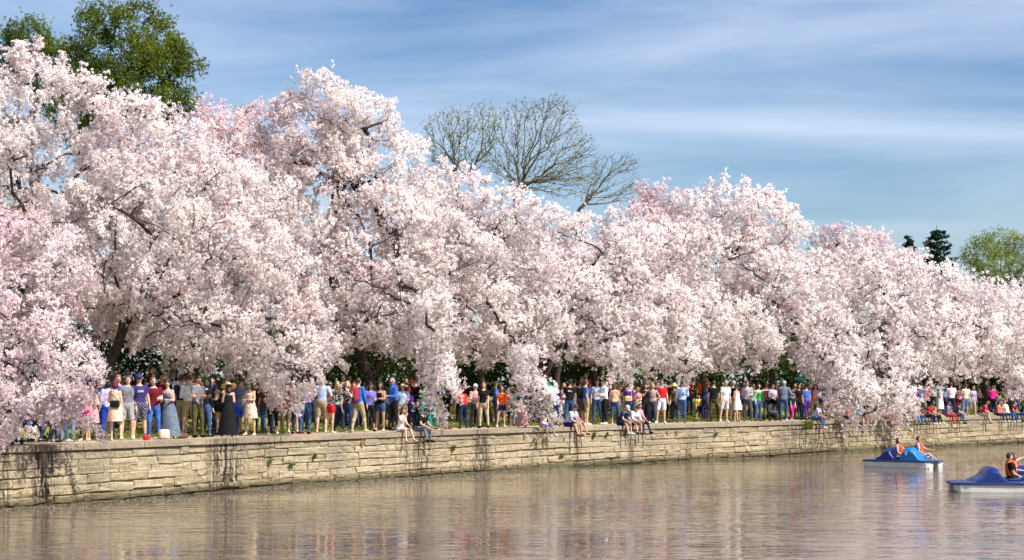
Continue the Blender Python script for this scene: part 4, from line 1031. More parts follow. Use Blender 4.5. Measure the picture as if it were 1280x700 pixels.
def cloth(spec):
    """'navy', or 'plaid:white', 'stripe:red', 'floral:lavender' """
    if 'cloth_' + spec in MATS: return MATS['cloth_' + spec]
    pat, _, c = spec.rpartition(':')
    m = mat('cloth_' + spec, CL[c], .9, .28, 9, spec=.15, bump=.9, bscale=16)
    if pat:
        t = m.node_tree; b = t.nodes['Principled BSDF']; src = b.inputs['Base Color'].links[0].from_socket
        tcn = t.nodes.new('ShaderNodeTexCoord'); mixn = t.nodes.new('ShaderNodeMixRGB'); t.links.new(src, mixn.inputs['Color1'])
        if pat == 'stripe':
            w_ = t.nodes.new('ShaderNodeTexWave'); w_.bands_direction = 'Z'; w_.inputs['Scale'].default_value = 5.5; t.links.new(tcn.outputs['Object'], w_.inputs['Vector']); fac = w_.outputs['Fac']; mixn.inputs['Color2'].default_value = (.78, .72, .70, 1)
        elif pat == 'plaid':
            w_ = t.nodes.new('ShaderNodeTexChecker'); w_.inputs['Scale'].default_value = 22; t.links.new(tcn.outputs['Object'], w_.inputs['Vector']); fac = w_.outputs['Fac']; mixn.inputs['Color2'].default_value = (.24, .22, .24, 1)
        else:
            w_ = t.nodes.new('ShaderNodeTexVoronoi'); w_.inputs['Scale'].default_value = 24; t.links.new(tcn.outputs['Object'], w_.inputs['Vector'])
            mr = t.nodes.new('ShaderNodeMapRange'); mr.inputs['From Min'].default_value = .42; mr.inputs['From Max'].default_value = .30; t.links.new(w_.outputs['Distance'], mr.inputs['Value']); fac = mr.outputs[0]
            dark = sum(CL[c]) < .5; mixn.inputs['Color2'].default_value = (.70, .62, .62, 1) if dark else (.30, .12, .20, 1)
        rr = t.nodes.new('ShaderNodeMath'); rr.operation = 'MULTIPLY'; rr.inputs[1].default_value = .8; t.links.new(fac, rr.inputs[0])
        t.links.new(rr.outputs[0], mixn.inputs['Fac']); t.links.new(mixn.outputs[0], b.inputs['Base Color'])
    return m

PART_NAME = dict(tee='shirt', long='shirt', tank='top', halter='top', short='shirt', hood='jacket', trousers='trousers', jeans='jeans', shorts='shorts', hot='shorts', capri='trousers', vest='life_vest', mini='skirt', knee='skirt', maxi='skirt')
def inst(name, me, parent, m):
    o = bpy.data.objects.new(name, me); COL.objects.link(o); o.parent = parent
    if not me.materials: me.materials.append(m)
    o.material_slots[0].link = 'OBJECT'; o.material_slots[0].material = m
    return o

VARY = random.Random(77)
def person(loc, rz, height, pose, sex, skin, hair, top, bottom, shoes, extras, label, group):
    if pose == 'stand' and height > 1.4: pose = VARY.choice(['stand', 'stand', 'stand2', 'stand3', 'walk', 'hold', 'cross', 'face1', 'stand3'])
    T = template(pose, sex)
    e = empty('person', loc, rz, height / 1.76)
    tag(e, label, 'person', group)
    if pose not in SITS: e.rotation_euler.x = R(VARY.uniform(-2.5, 2.5)); e.rotation_euler.y = R(VARY.uniform(-2, 2))
    if pose in ('stand', 'stand2', 'stand3', 'walk', 'face1', 'bend') and VARY.random() < .5: e.scale.x *= -1
    inst('body', T['body'], e, SK[skin])
    st, hcol = hair.split(':')
    inst('hair', hair_mesh(T, st), e, mat('hair_' + hcol, HAIRC[hcol], .55, .3, 30, spec=.4))
    for spec in (top, bottom):
        if not spec: continue
        kind, _, c = spec.partition('=')
        me = skirt(T, kind) if kind in ('mini', 'knee', 'maxi') else garment(T, kind)
        inst(PART_NAME[kind], me, e, cloth(c))
    if shoes:
        for k in ('shoeL', 'shoeR'): inst('shoe', garment(T, k), e, cloth(shoes))
    for x in extras.split():
        kind, _, c = x.partition('=')
        if kind == 'vest': inst('life_vest', garment(T, 'vest'), e, cloth(c or 'orange'))
        elif kind in ('cap', 'straw', 'sunhat'): inst('hat', hat_mesh(T, kind), e, cloth(c or 'straw'))
        elif kind == 'glasses': inst('sunglasses', glasses_mesh(T), e, mat('sunglass', (.01, .01, .012), .15, .05))
        elif kind == 'print':       # pale print across the chest or back
            S = Soup(); back = 1 if c == 'back' else -1
            ch = T['chest']
            for j, (u, z, hw) in enumerate(((0, .055, .075), (.005, .030, .060), (-.01, .012, .085))):
                S.box(ch + T['SPR'] @ v3(u, back * (.137 if not T['fem'] else .130), z), (hw, .012, .006), T['SPR'])
            inst('shirt_print', S.mesh('print', False), e, cloth('white'))
    return e
# ------------------------------------------------------------------ the crowd
# column | metres behind the wall edge along the line of sight | photo row of the head top | facing (0 camera, 90 right, 180 away) | pose | build | skin | hair | top | bottom | shoes | extras | label
STANDING = '''
62|1.8|478|150|stand|m|light|short:brown|tee=grey|trousers=dkdenim|black||person in dark trousers standing by the bench at far left, head hidden in blossom
75|1.7|478|120|walk|m|light|short:dark|long=navy|jeans=denim|ltgrey||person striding in blue jeans beneath the deep pink blossom
86|1.8|474|10|stand2|m|light|short:brown|tee=white|jeans=ltdenim|brown||person in faded blue jeans half hidden by the deep pink blossom
96|4.5|476|170|stand|m|light|short:dark|long=navy|trousers=navy|black||person all in navy behind the faded jeans at far left
107|1.6|482|-20|stand3|f|light|long:brown|tank=pink|hot=magenta|beige||person in hot pink shorts under the deep pink blossom
116|1.8|482|30|stand|f|light|long:light|tank=rose|mini=rose|||person in rose skirt beside the hot pink shorts
125|4.0|471|0|stand|m|brown|short:black|tee=navy|trousers=dkgrey|black||person in navy shirt at the right rim of the deep pink blossom
133|2.6|473|-150|stand2|f|light|bob:black|long=lavender|trousers=royal|black||person in lavender top and royal blue trousers behind the cream sundress
145|1.1|476|172|stand3|f|fair|bob:wine|halter=cream|mini=cream|beige||person in cream halter sundress seen from behind with black bag
146|4.2|469|10|stand|m|light|short:light|tee=violet|jeans=denim|grey||person in violet shirt partly behind the cream sundress
158|1.7|470|20|stand|m|light|short:brown|tee=grey|shorts=plaid:ltgrey|white||person in grey shirt and plaid shorts next to the cream sundress
176|1.3|467|25|stand2|m|light|short:dark|tee=plum|shorts=plaid:navy|white|cap=plum glasses print|person in purple cap and dark shirt with white print
193|1.5|472|10|stand|m|fair|short:light|tee=maroon|jeans=blue|brown||person in maroon shirt and bright blue jeans
203|6.0|462|-30|reach|m|tan|short:dark|long=maroon|trousers=dkgrey|black||person in dark red sleeves raising an arm behind the maroon shirt
213|1.3|474|-15|stand|f|light|bun:dark|tank=slate|maxi=slate|yellow||person in long grey blue sleeveless dress
222|7.5|458|40|stand|m|light|short:grey|tee=ltblue|trousers=navy|black||person in light blue shirt up the slope behind the grey blue dress
228|5.0|466|160|stand|m|light|short:dark|tee=navy|shorts=khaki|black||person in navy top and khaki shorts behind the long grey blue dress
237|4.6|466|-160|hold|m|light|short:brown|long=white|shorts=khaki|beige||person in white shirt and khaki shorts left of the grey shirt with camera
247|1.3|470|55|hold|m|tan|short:black|tee=grey|trousers=olive|black||person in grey shirt and olive trousers holding a camera on a strap
256|2.0|473|150|stand|f|light|bob:dark|long=black|jeans=denim|black||person in black top and dark jeans just behind the olive trousers
259|5.0|466|-120|bend|f|light|long:dark|tee=coral|trousers=dkgrey|black||person in bright coral top leaning behind the olive trousers
267|6.0|465|100|stand2|m|light|short:dark|tee=navy|trousers=navy|black||person in navy shirt right of the coral top
274|4.0|474|-100|hold|f|tan|long:black|tank=black|hot=black|black||person in black sleeveless top and shorts left of the straw hat
285|1.2|478|-165|hold|f|light|long:dark|tank=black|maxi=black|brown|straw|person in black maxi dress and wide straw hat
283|6.5|462|20|stand|m|brown|short:black|tee=brown|trousers=dkgrey|black||person in brown shirt above the straw hat
295|3.6|474|-20|stand2|f|tan|long:dark|tank=royal|mini=royal|black||person in royal blue dress just right of the straw hat
304|3.2|470|160|stand|m|light|short:dark|tee=slate|jeans=ltdenim|brown||person in slate shirt and pale jeans between the blue and patterned dresses
314|1.3|477|-25|cross|f|light|long:brown|tank=floral:cream|mini=floral:cream|beige|glasses|person in cream patterned dress and sunglasses with arms folded
325|5.0|474|180|stand|f|light|long:brown|tee=maroon|jeans=denim|brown||person in maroon top behind the cream patterned dress
332|4.0|480|180|stand|m|light|short:dark|tee=brown|jeans=denim|black||person in brown top and jeans left of the lavender floral blouse
340|2.5|484|175|stand|f|light|bob:grey|tee=floral:lavender|capri=black|white||person in lavender floral blouse and black cropped trousers seen from behind
356|4.5|486|20|stand|f|tan|bob:dark|tee=brown|trousers=brown|black||person in brown among low blossom left of the crimson floral shirt
365|3.0|478|30|hold|f|light|bob:light|tee=floral:crimson|shorts=beige|white||person in crimson floral shirt behind hanging blossom
371|1.7|476|-160|stand|f|light|short:dark|tee=brown|trousers=dkdenim|maroon||person in brown top and dark trousers left of the mauve top
382|1.3|469|-140|hold|m|light|short:brown|long=lavender|jeans=denim|maroon|glasses|person in mauve long sleeved top and blue jeans seen from behind
390|6.0|464|0|stand|m|light|short:dark|tee=black|trousers=dkgrey|black||person in black shirt in the shade behind the mauve top
401|1.7|469|165|stand|m|fair|short:light|tee=ltblue|shorts=khaki|beige||person in pale blue white shirt and khaki shorts seen from behind
411|4.5|460|-10|stand2|f|tan|long:dark|tank=red|jeans=denim|black|glasses|person in red tank top and sunglasses behind the pale blue shirt
412|1.3|479|150|bend|f|light|long:brown|tee=floral:black|hot=red|beige||person in red shorts and dark floral top bending forward
423|3.0|472|10|stand|f|fair|long:blond|tee=mint|jeans=dkdenim|brown||person in mint green top behind the red shorts
434|1.5|473|-20|photo|f|fair|bob:blond|tee=floral:black|jeans=dkdenim|brown||person in black and white patterned top lifting a camera
428|8.0|450|20|stand|m|light|short:brown|tee=ltblue|trousers=navy|black||person in light blue shirt high on the slope above the mint top
437|9.0|452|-20|stand3|f|light|bob:dark|tee=white|jeans=denim|black||person in white shirt high on the slope left of the dark leaning trunk
442|5.0|463|-10|stand|f|light|long:brown|tank=orange|jeans=denim|black||person in orange top up the slope left of the red backpack
449|1.3|469|150|walk|m|light|short:dark|long=blue|trousers=khaki|beige||person in blue shirt and khaki trousers wearing a red backpack
461|2.0|479|15|stand|f|tan|long:dark|tee=violet|capri=black|black||person in violet shirt and black cropped trousers
474|6.5|459|-60|bend|m|tan|short:black|long=black|trousers=black|black||person in black leaning against the dark trunk
476|1.7|478|-30|cross|f|tan|long:black|tank=black|hot=denim|beige||person in black top and denim shorts, bare legs, by the violet shirt
483|4.5|466|60|bend|m|light|short:brown|long=lavender|trousers=dkgrey|black||person in lavender shirt leaning behind the bright blue jacket
493|2.2|473|-60|hold|m|light|thin:grey|hood=blue|trousers=black|black|glasses|person in bright blue jacket and sunglasses behind the seated pair
508|5.5|463|20|photo|m|tan|short:black|long=black|trousers=dkgrey|black||person in dark clothes lifting a camera left of the tall figure in black
517|8.0|455|0|stand|f|light|bob:dark|tee=red|trousers=black|black|cap=red|person in red cap high on the slope above the seated pair
521|4.0|464|-50|hold|m|tan|short:black|long=black|trousers=black|black||tall person all in black above the seated black shirt
503|2.5|489|10|stand|m|light|short:light|tee=ltblue|shorts=khaki|white|cap=straw|person in tan cap and light blue shirt behind the seated pair
513|2.2|492|-30|hold|f|light|bob:dark|long=purple|trousers=navy|black|cap=red|person in red cap and purple jacket behind the seated black shirt
532|4.0|480|180|stand|m|light|short:dark|tee=green|trousers=teal|black||person in bright green shirt at the edge of hanging blossom
538|2.0|500|160|stand|m|light|short:dark|tee=purple|trousers=teal|black|cap=plum|person in teal trousers and purple cap beside the seated black shirt
579|1.6|481|-160|bend|m|light|short:dark|tee=red|jeans=dkdenim|black||person in red shirt and dark jeans leaning under hanging blossom
594|2.2|480|20|stand|m|fair|short:white|tee=rose|trousers=dkgrey|black|cap=white|person in white cap and rose shirt beside the black shirt and beige trousers
604|1.3|477|-10|stand|f|fair|long:red|tee=black|trousers=beige|black||person in black shirt and beige trousers, face toward the water
627|1.6|483|10|stand|f|light|long:light|tee=orange|hot=navy|white||person in orange shirt and navy shorts, left of two orange tops
635|2.2|484|-20|stand2|f|light|long:brown|tank=orange|shorts=navy|white||person in orange sleeveless top, right of two orange tops
646|4.0|484|170|stand|f|light|bob:dark|tee=cyan|jeans=ltdenim|black||person in cyan top behind the burgundy skirt
653|1.5|486|160|hold|f|light|long:dark|tee=dkgrey|maxi=stripe:crimson|beige||person in long burgundy striped skirt with tan bag
664|8.5|453|20|stand|m|light|short:dark|tee=red|trousers=navy|black|cap=red|person in red shirt up the slope left of the leaning stems
673|6.5|459|150|stand2|m|tan|short:dark|tee=royal|trousers=dkdenim|black||person in royal blue shirt on the slope by the leaning stems
681|5.5|468|-150|stand|m|tan|short:black|long=black|trousers=black|black||person in black below the royal blue shirt on the slope
684|9.5|449|0|stand|m|light|short:brown|tee=teal|trousers=khaki|black||person in teal shirt highest on the slope among the leaning stems
697|8.0|455|-20|stand|f|light|long:brown|tank=white|jeans=denim|black||person in white top up the slope right of the leaning stems
695|1.6|474|168|stand3|f|light|bob:grey|long=navy|jeans=denim|brown||person in navy sweater and jeans with pale shoulder bag, seen from behind
704|4.5|468|-10|stand|f|light|long:light|tank=pink|shorts=white|beige||person in pink top between the navy sweater and the printed black shirt
711|2.0|474|178|stand|m|tan|short:black|tee=black|jeans=denim|black|print=back|person in black shirt with white print on the back
713|8.0|455|30|stand|f|light|bob:dark|tee=magenta|trousers=navy|black||person in magenta top high on the slope behind the printed black shirt
718|6.0|462|180|stand|m|brown|short:black|tee=purple|trousers=black|black||person in purple shirt behind the printed black shirt
724|2.4|475|160|stand2|m|tan|short:black|tee=black|shorts=dkgrey|black||person in plain black shirt right of the printed black shirt
733|2.0|472|100|point|m|light|short:brown|tee=blue|shorts=khaki|white||person in blue shirt stretching an arm out to the right
746|5.0|474|10|stand|m|light|short:brown|tee=ltblue|jeans=denim|black||person in light blue shirt behind the outstretched arm
755|1.8|475|-70|hold|m|light|short:brown|hood=white|trousers=black|white||person in white jacket and black trousers turned left
769|1.6|478|170|stand|f|light|bob:light|tee=peach|capri=denim|white||person in peach shirt and cropped denim, seen from behind
780|3.6|483|20|stand|f|light|long:dark|tee=stripe:green|shorts=khaki|beige||person in green striped shirt beside the peach shirt
787|3.0|480|180|stand|m|light|short:dark|tee=purple|jeans=denim|black||person in purple shirt behind the seated pale shirt
797|4.2|484|-30|hold|f|light|bob:light|tank=pink|mini=cream|beige||person in pink top and cream skirt left of the black outfit lifting a camera
806|1.8|480|30|photo|f|light|long:dark|tee=black|trousers=black|black||person in black lifting a camera beside the striped top
805|7.0|462|0|stand|m|light|short:dark|tee=crimson|trousers=navy|black||person in crimson shirt up the slope above the black outfit with camera
811|6.0|460|-160|stand|m|light|short:dark|tee=royal|trousers=navy|black||person in royal blue shirt up the slope above the striped top
819|6.5|459|10|stand|m|light|short:dark|tee=maroon|trousers=khaki|black|sunhat=straw|person in straw sun hat and maroon shirt above the red polo
816|1.8|478|-20|stand|f|light|bob:blond|tee=stripe:maroon|trousers=dkgrey|white||person in red and white striped top and dark trousers
827|1.5|475|10|stand2|m|light|short:brown|tee=red|shorts=white|white|glasses|person in red polo shirt and white shorts
838|5.0|468|150|stand|m|tan|short:black|long=black|trousers=black|black||person in black behind and right of the red polo
844|3.8|474|-20|stand|f|light|bob:dark|tee=brown|trousers=black|black|sunhat=straw|person in brown with straw sun hat left of the light blue shirt
852|1.4|472|176|stand3|m|light|short:brown|long=ltblue|jeans=denim|brown||person in light blue long sleeved shirt and blue jeans, back turned
874|6.0|494|10|stand|m|light|short:dark|tee=yellow|shorts=navy|black||small person in yellow shirt behind the lawn patch
881|5.5|478|150|bend|m|light|short:dark|tee=navy|jeans=dkdenim|black||person in dark jeans bending beside the olive cargo trousers
878|10.0|452|0|stand|m|light|short:brown|tee=orange|trousers=navy|black||person in orange up the slope in shade right of the light blue shirt
892|3.6|472|170|stand|m|light|short:dark|tee=black|trousers=olive|black||person in black shirt and olive cargo trousers on the lawn edge
905|1.6|474|25|stand|m|light|thin:white|tee=white|shorts=plaid:white|white||person in white shirt and white plaid shorts
917|1.9|474|-150|stand|m|light|short:grey|tee=navy|shorts=khaki|beige|glasses|person in navy shirt wearing a black backpack
913|5.0|468|20|stand|m|brown|short:black|tee=plum|trousers=black|black||person in dark plum shirt behind the white plaid shorts
922|1.4|481|-140|hold|f|tan|bun:black|tank=white|mini=white|beige||person in white sleeveless dress by the black backpack
934|1.5|475|-20|hold|m|light|short:brown|tee=ltgrey|trousers=dkgrey|brown||person in pale grey shirt and dark grey trousers
941|5.0|470|0|stand|f|light|bob:light|tee=mint|jeans=denim|black||person in mint shirt behind the pale grey shirt
948|1.7|476|40|point|f|light|bob:dark|tank=green|jeans=denim|brown||person in green tank top reaching an arm to the right
958|9.0|452|10|stand|f|light|long:brown|tank=pink|jeans=denim|black||person in pink top up the slope above the stroller
966|2.0|478|10|hold|f|light|long:dark|tee=lavender|trousers=black|black||person in lavender shirt standing behind the black stroller
969|5.0|466|160|stand|m|brown|short:black|long=maroon|trousers=black|black||person in maroon long sleeves behind the lavender shirt and stroller
979|1.5|468|172|stand|m|light|short:grey|hood=slate|jeans=denim|white|cap=ltgrey|person in slate hooded jacket, pale cap and jeans, back turned
990|1.8|486|30|walk|f|light|bob:dark|tee=navy|trousers=magenta|white||small person in bright pink trousers beside the slate hooded jacket
995|8.0|455|-20|stand|f|light|bob:brown|tee=stripe:red|trousers=navy|black||person in red and white stripes up the slope behind the umbrella
998|2.0|477|10|stand2|f|tan|long:black|tee=black|trousers=black|black||person all in black right of the bright pink trousers
1008|2.2|480|-160|stand|m|light|short:dark|tee=blue|trousers=purple|black||person in blue shirt between the black outfit and the red tops
1012|2.6|477|20|stand|f|light|long:dark|tee=red|trousers=khaki|black||person in red top, left of two red tops near the seated jeans
1018|2.2|476|-10|stand|f|light|bob:brown|tank=stripe:coral|trousers=khaki|black||person in coral striped top, right of two red tops
1022|3.0|472|170|stand|m|tan|short:black|tee=royal|jeans=dkdenim|black||person in royal blue shirt by the drooping blossom right of the coral stripes
1031|2.4|478|110|bend|m|light|short:dark|long=plaid:lavender|trousers=olive|black||person in pale checked shirt bending at the blossom curtain
1038|3.0|492|0|hold|f|light|bob:blond|tee=yellow|trousers=beige|black||small person in yellow behind the blossom curtain
1046|2.0|500|10|stand|f|light|bob:dark|tee=red|trousers=navy|black||small person in red half hidden by the blossom over the wall
1151|3.2|472|165|stand|m|tan|short:black|tee=royal|trousers=dkdenim|black||person in royal blue shirt standing behind the seated row at right
1157|5.0|472|0|stand|m|light|short:dark|tee=red|trousers=black|black||person in red in the shade right of the royal blue back
1165|3.0|478|-20|hold|f|light|long:dark|tee=ltgrey|mini=black|black||person in pale grey top and black skirt behind the seated red top
1172|6.0|474|10|stand|m|light|short:brown|tee=teal|trousers=khaki|black||person in teal deep under the trees behind the white dress
1175|2.6|479|60|hold|f|light|bun:brown|tank=white|knee=white|beige||person in white knee length dress behind the seated row
1180|4.5|474|180|stand|m|light|short:dark|tee=blue|trousers=navy|black||person in blue shirt between the white dress and white shirt
1190|2.4|478|175|stand|m|light|short:brown|tee=white|trousers=navy|black||person in white shirt and navy trousers, back turned, behind the red trousers
1199|4.0|480|0|stand|f|light|long:dark|tee=rose|trousers=maroon|black||person in rose top and maroon trousers right of the white shirt
1206|2.6|480|-170|stand3|m|light|short:brown|tee=cream|jeans=ltdenim|brown||person in cream top and light jeans standing at the wall gap
1215|2.4|482|20|stand|f|light|long:light|tee=lavender|shorts=plaid:ltgrey|white||person in lavender top and checked shorts by the dark hollow
1241|3.2|476|175|stand|f|tan|short:black|long=magenta|trousers=black|black||person in magenta top standing in the dark hollow
1262|4.5|482|20|stand|m|light|short:dark|tee=grey|trousers=black|black||person in grey shirt behind the seated row at the right edge
1271|4.0|480|0|stand|f|light|long:dark|tee=lavender|jeans=denim|black||person in lavender shirt standing nearest the right edge
'''
SEATED = '''
505|sitface|f|fair|long:brown|tank=floral:white|hot=white|beige||person in white patterned top and white shorts sitting on the wall, hands to mouth
527|sitlean|m|light|short:black|tee=black|jeans=slate|black||person in black shirt and grey jeans hunched on the wall
683|sit|f|light|long:dark|tee=floral:white|capri=floral:lavender|white||person in pale patterned trousers sitting on the wall under hanging blossom
713|sitlean|m|light|short:dark|tee=ltblue|shorts=navy|brown||person in pale blue shirt sitting on the wall, left of a close pair
722|sit|f|light|long:red|tank=floral:lavender|hot=navy|brown||person in floral top with bare legs over the wall, right of a close pair
779|sitlean|m|light|short:dark|tee=navy|shorts=navy|white|cap=ltblue|person in navy shirt and pale cap sitting on the wall
793|sitlean|m|light|short:dark|long=white|shorts=navy|brown||person in white long sleeved shirt and navy shorts sitting on the wall
802|sit|f|light|long:brown|long=pink|jeans=navy|black||person in pink top and navy jeans on the wall beside the white long sleeves
1021|sitlean|m|tan|short:dark|tee=lavender|jeans=denim|white||person in grey lavender shirt and jeans sitting above the wet dark patch
1063|sit|f|light|long:brown|tee=coral|hot=navy|beige||person with bare legs sitting on the wall, mostly covered by blossom
1076|sit|f|light|bob:dark|tee=cyan|hot=white|beige||person in cyan top sitting on the wall inside the blossom curtain
1109|sit|f|light|long:dark|tee=white|hot=denim|magenta||person in magenta shoes sitting on the wall below the blossom curtain
1118|sitback|m|light|short:brown|tee=rose|shorts=khaki|maroon||person in rose shirt sitting on the wall beside the magenta shoes
1141|sit|f|light|long:dark|tee=floral:navy|jeans=ltdenim|brown||person in pale jeans sitting on the wall, first right of the blossom curtain
1149|sit|f|light|long:black|tee=floral:rose|jeans=denim|brown||person in floral rose top and blue jeans sitting on the wall near the blossom curtain
1161|sitlean|m|tan|short:black|tee=red|jeans=navy|white||person in red shirt and navy jeans sitting on the wall
1168|sit|f|light|bob:dark|tee=brown|trousers=black|white||person in brown top and black trousers sitting next to the seated red shirt
1188|sit|f|tan|short:black|tee=violet|trousers=red|brown||person in violet top and bright red trousers sitting on the wall
1197|sitlean|m|light|short:dark|tee=dkgrey|jeans=denim|black||person in dark grey shirt and jeans beside the bright red trousers
1230|sitlean|m|light|short:light|tee=crimson|trousers=beige|beige||person in crimson shirt and beige trousers sitting alone on the wall
1251|sit|f|light|long:dark|tee=coral|jeans=navy|white||person in coral top and navy jeans sitting near the right edge
1262|sitback|m|light|short:dark|tee=white|jeans=denim|white||person in white shirt and blue jeans sitting near the right edge
1270|sit|f|light|long:dark|tee=maroon|jeans=dkdenim|black||person in maroon top sitting second from the right edge
1279|sitlean|m|light|short:dark|tee=navy|jeans=denim|ltgrey||person in navy shirt cut by the right edge, seated on the wall
'''
def crowd():
    for row in STANDING.strip().splitlines():
        px, dd, yt, rz, pose, sex, skin, hair, top, bot, shoe, ext, lab = row.split('|')
        px = float(px); D = wall_px(px)[0] + float(dd); x = (px - 640) / FPX * D
        z = ground(x, D); head = CAM_H - (float(yt) - HZ) / FPX * D
        cap_h = .03 if ('cap' in ext or 'hat' in ext or 'straw' in ext) else 0
        h = head - z - cap_h
        lo, hi = (1.52, 1.74) if sex == 'f' else (1.66, 1.88)
        if lab.startswith('small'): lo, hi = 1.05, 1.35
        if pose == 'bend': lo, hi = 1.62, 1.75
        h = min(max(h, lo), hi)
        person((x, D, z), R(float(rz)), h, pose, sex, skin, hair, top, bot, shoe, ext, lab, 'people standing along the wall and on the slope')
    rng = random.Random(4)
    for row in SEATED.strip().splitlines():
        px, pose, sex, skin, hair, top, bot, shoe, ext, lab = row.split('|')
        D, s = wall_px(float(px)); p, t, nn = wall_at(s)
        q = p + nn * 0.16
        rz = math.atan2(-nn[0], nn[1]) + R(rng.uniform(-14, 14))
        person((q[0], q[1], WALL_H + .004), rz, rng.uniform(1.60, 1.70) if sex == 'f' else rng.uniform(1.70, 1.80), pose, sex, skin, hair, top, bot, shoe, ext, lab, 'people sitting on the edge of the wall')
    # two who sit on the ground at far left
    for px, dd, rz, row in ((4, 1.6, 60, 'ground|m|light|short:dark|long=navy|jeans=dkdenim|brown||person in dark jeans sitting on the path at the left edge'),):
        pose, sex, skin, hair, top, bot, shoe, ext, lab = row.split('|')
        D = wall_px(px)[0] + dd; x = (px - 640) / FPX * D
        person((x, D, ground(x, D)), R(rz), 1.75, pose, sex, skin, hair, top, bot, shoe, ext, lab, 'people sitting on the ground')
    # the many more half seen in the deep shade under the trees
    rng = random.Random(21)
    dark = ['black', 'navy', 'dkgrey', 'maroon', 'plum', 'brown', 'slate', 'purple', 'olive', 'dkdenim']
    front = []
    for row in STANDING.strip().splitlines():
        f = row.split('|')
        if float(f[1]) < 3.4 and ' in ' in f[12] and not f[12].startswith('small'):
            ws = []
            for w_ in f[12].replace(',', ' ,').split(' in ', 1)[1].split():
                if w_ in ('seen', 'standing', 'behind', 'by', 'with', 'at', 'half', 'next', 'partly', 'left', 'right', 'just', 'and', 'holding', 'above', 'wearing', 'between', 'beside', 'on', 'under', 'leaning', 'lifting', 'bending', 'stretching', 'turned', ',', 'reaching', 'beneath', 'among', 'up', 'near', 'high'): break
                ws.append(w_)
            front.append((float(f[0]), ' '.join(ws)))
    used = set()
    names = dict(black='black', navy='navy', dkgrey='dark grey', maroon='maroon', plum='plum', brown='brown', slate='slate', purple='purple', olive='olive', teal='teal', ltgrey='pale grey', rose='rose', crimson='crimson', blue='blue')
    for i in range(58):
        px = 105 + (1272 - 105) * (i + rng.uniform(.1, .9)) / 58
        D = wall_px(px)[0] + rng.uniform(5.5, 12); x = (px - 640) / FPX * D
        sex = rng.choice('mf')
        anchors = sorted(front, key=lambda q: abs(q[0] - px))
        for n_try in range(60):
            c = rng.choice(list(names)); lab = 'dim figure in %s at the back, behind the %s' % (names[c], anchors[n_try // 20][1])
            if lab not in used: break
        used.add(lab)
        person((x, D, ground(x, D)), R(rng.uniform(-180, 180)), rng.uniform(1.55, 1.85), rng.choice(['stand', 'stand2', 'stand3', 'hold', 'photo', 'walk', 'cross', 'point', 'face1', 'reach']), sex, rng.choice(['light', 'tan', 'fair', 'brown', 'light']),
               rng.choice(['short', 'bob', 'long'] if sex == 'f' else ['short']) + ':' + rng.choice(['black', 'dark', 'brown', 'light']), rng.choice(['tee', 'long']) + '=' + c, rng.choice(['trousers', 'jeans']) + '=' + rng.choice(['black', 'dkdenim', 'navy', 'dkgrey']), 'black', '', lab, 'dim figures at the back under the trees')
crowd()
# ------------------------------------------------------------------ things people carry or left beside them
def who(text):
    for o in bpy.data.objects:
        if o.name.startswith('person') and text in o.get('label', ''): return o
    raise KeyError(text)
def on(p, x, y, z):
    """point in a person's own frame (x to the side, y behind, z up) -> place"""
    return p.matrix_basis @ Vector((x, y, z))
M_BLACK = mat('black_leather', (.014, .013, .014), .45, .2, 20)
M_METAL = mat('dark_metal', (.05, .05, .055), .4, .1, 20, metal=.6)

def soft_box(S, c, h, m=0, p=.45, nu=16, nv=10, rot=None):
    V = []; 
    f = lambda a: math.copysign(abs(a) ** p, a)
    for j in range(nv + 1):
        th = math.pi * j / nv
        for i in range(nu):
            a = 2 * math.pi * i / nu; q = v3(h[0] * f(math.sin(th)) * f(math.cos(a)), h[1] * f(math.sin(th)) * f(math.sin(a)), h[2] * f(math.cos(th)))
            if rot is not None: q = rot @ q
            V.append(np.array(c) + q)
    F = [(j * nu + i, (j + 1) * nu + i, (j + 1) * nu + (i + 1) % nu, j * nu + (i + 1) % nu) for j in range(nv) for i in range(nu)]
    S.add(V, F, m)
def tube_path(S, pts, r, n=6, m=0):
    for a, b in zip(pts[:-1], pts[1:]): S.capsule(a, b, r, r, n, m)
def part(name, S, parent, m, smooth=True):
    return link(name, S.mesh(name, smooth), parent, [m])

def backpack(p, col, label):
    e = empty('backpack', on(p, 0, .22, 1.22), p.rotation_euler.z); tag(e, label, 'backpack')
    S = Soup(); soft_box(S, (0, 0, 0), (.15, .10, .23)); part('pack', S, e, cloth(col))
    S = Soup(); soft_box(S, (0, .10, -.08), (.11, .04, .10)); part('pocket', S, e, cloth('dkgrey'))
    for s in (-1, 1):
        S = Soup(); tube_path(S, [v3(s * .10, -.08, .20), v3(s * .11, -.20, .24), v3(s * .12, -.34, .12), v3(s * .13, -.33, -.08), v3(s * .14, -.10, -.18)], .018); part('strap', S, e, cloth('dkgrey'))
def shoulder_bag(p, side, z, col, label, size=.14, y=.16):
    e = empty('shoulder_bag', on(p, side * .05, y, z), p.rotation_euler.z); tag(e, label, 'bag')
    m = M_BLACK if col == 'black' else cloth(col)
    S = Soup(); soft_box(S, (0, 0, 0), (size, .045, size * .75), p=.4); part('pouch', S, e, m)
    S = Soup(); soft_box(S, (0, .035, size * .25), (size * .96, .022, size * .42), p=.4); part('flap', S, e, m)
    S = Soup(); tube_path(S, [v3(-size * .9, 0, size * .5), v3(-side * .12, .0, .30), v3(-side * .15, -.10, 1.47 - z), v3(-side * .10, -.26, 1.30 - z)], .010); part('strap', S, e, m)
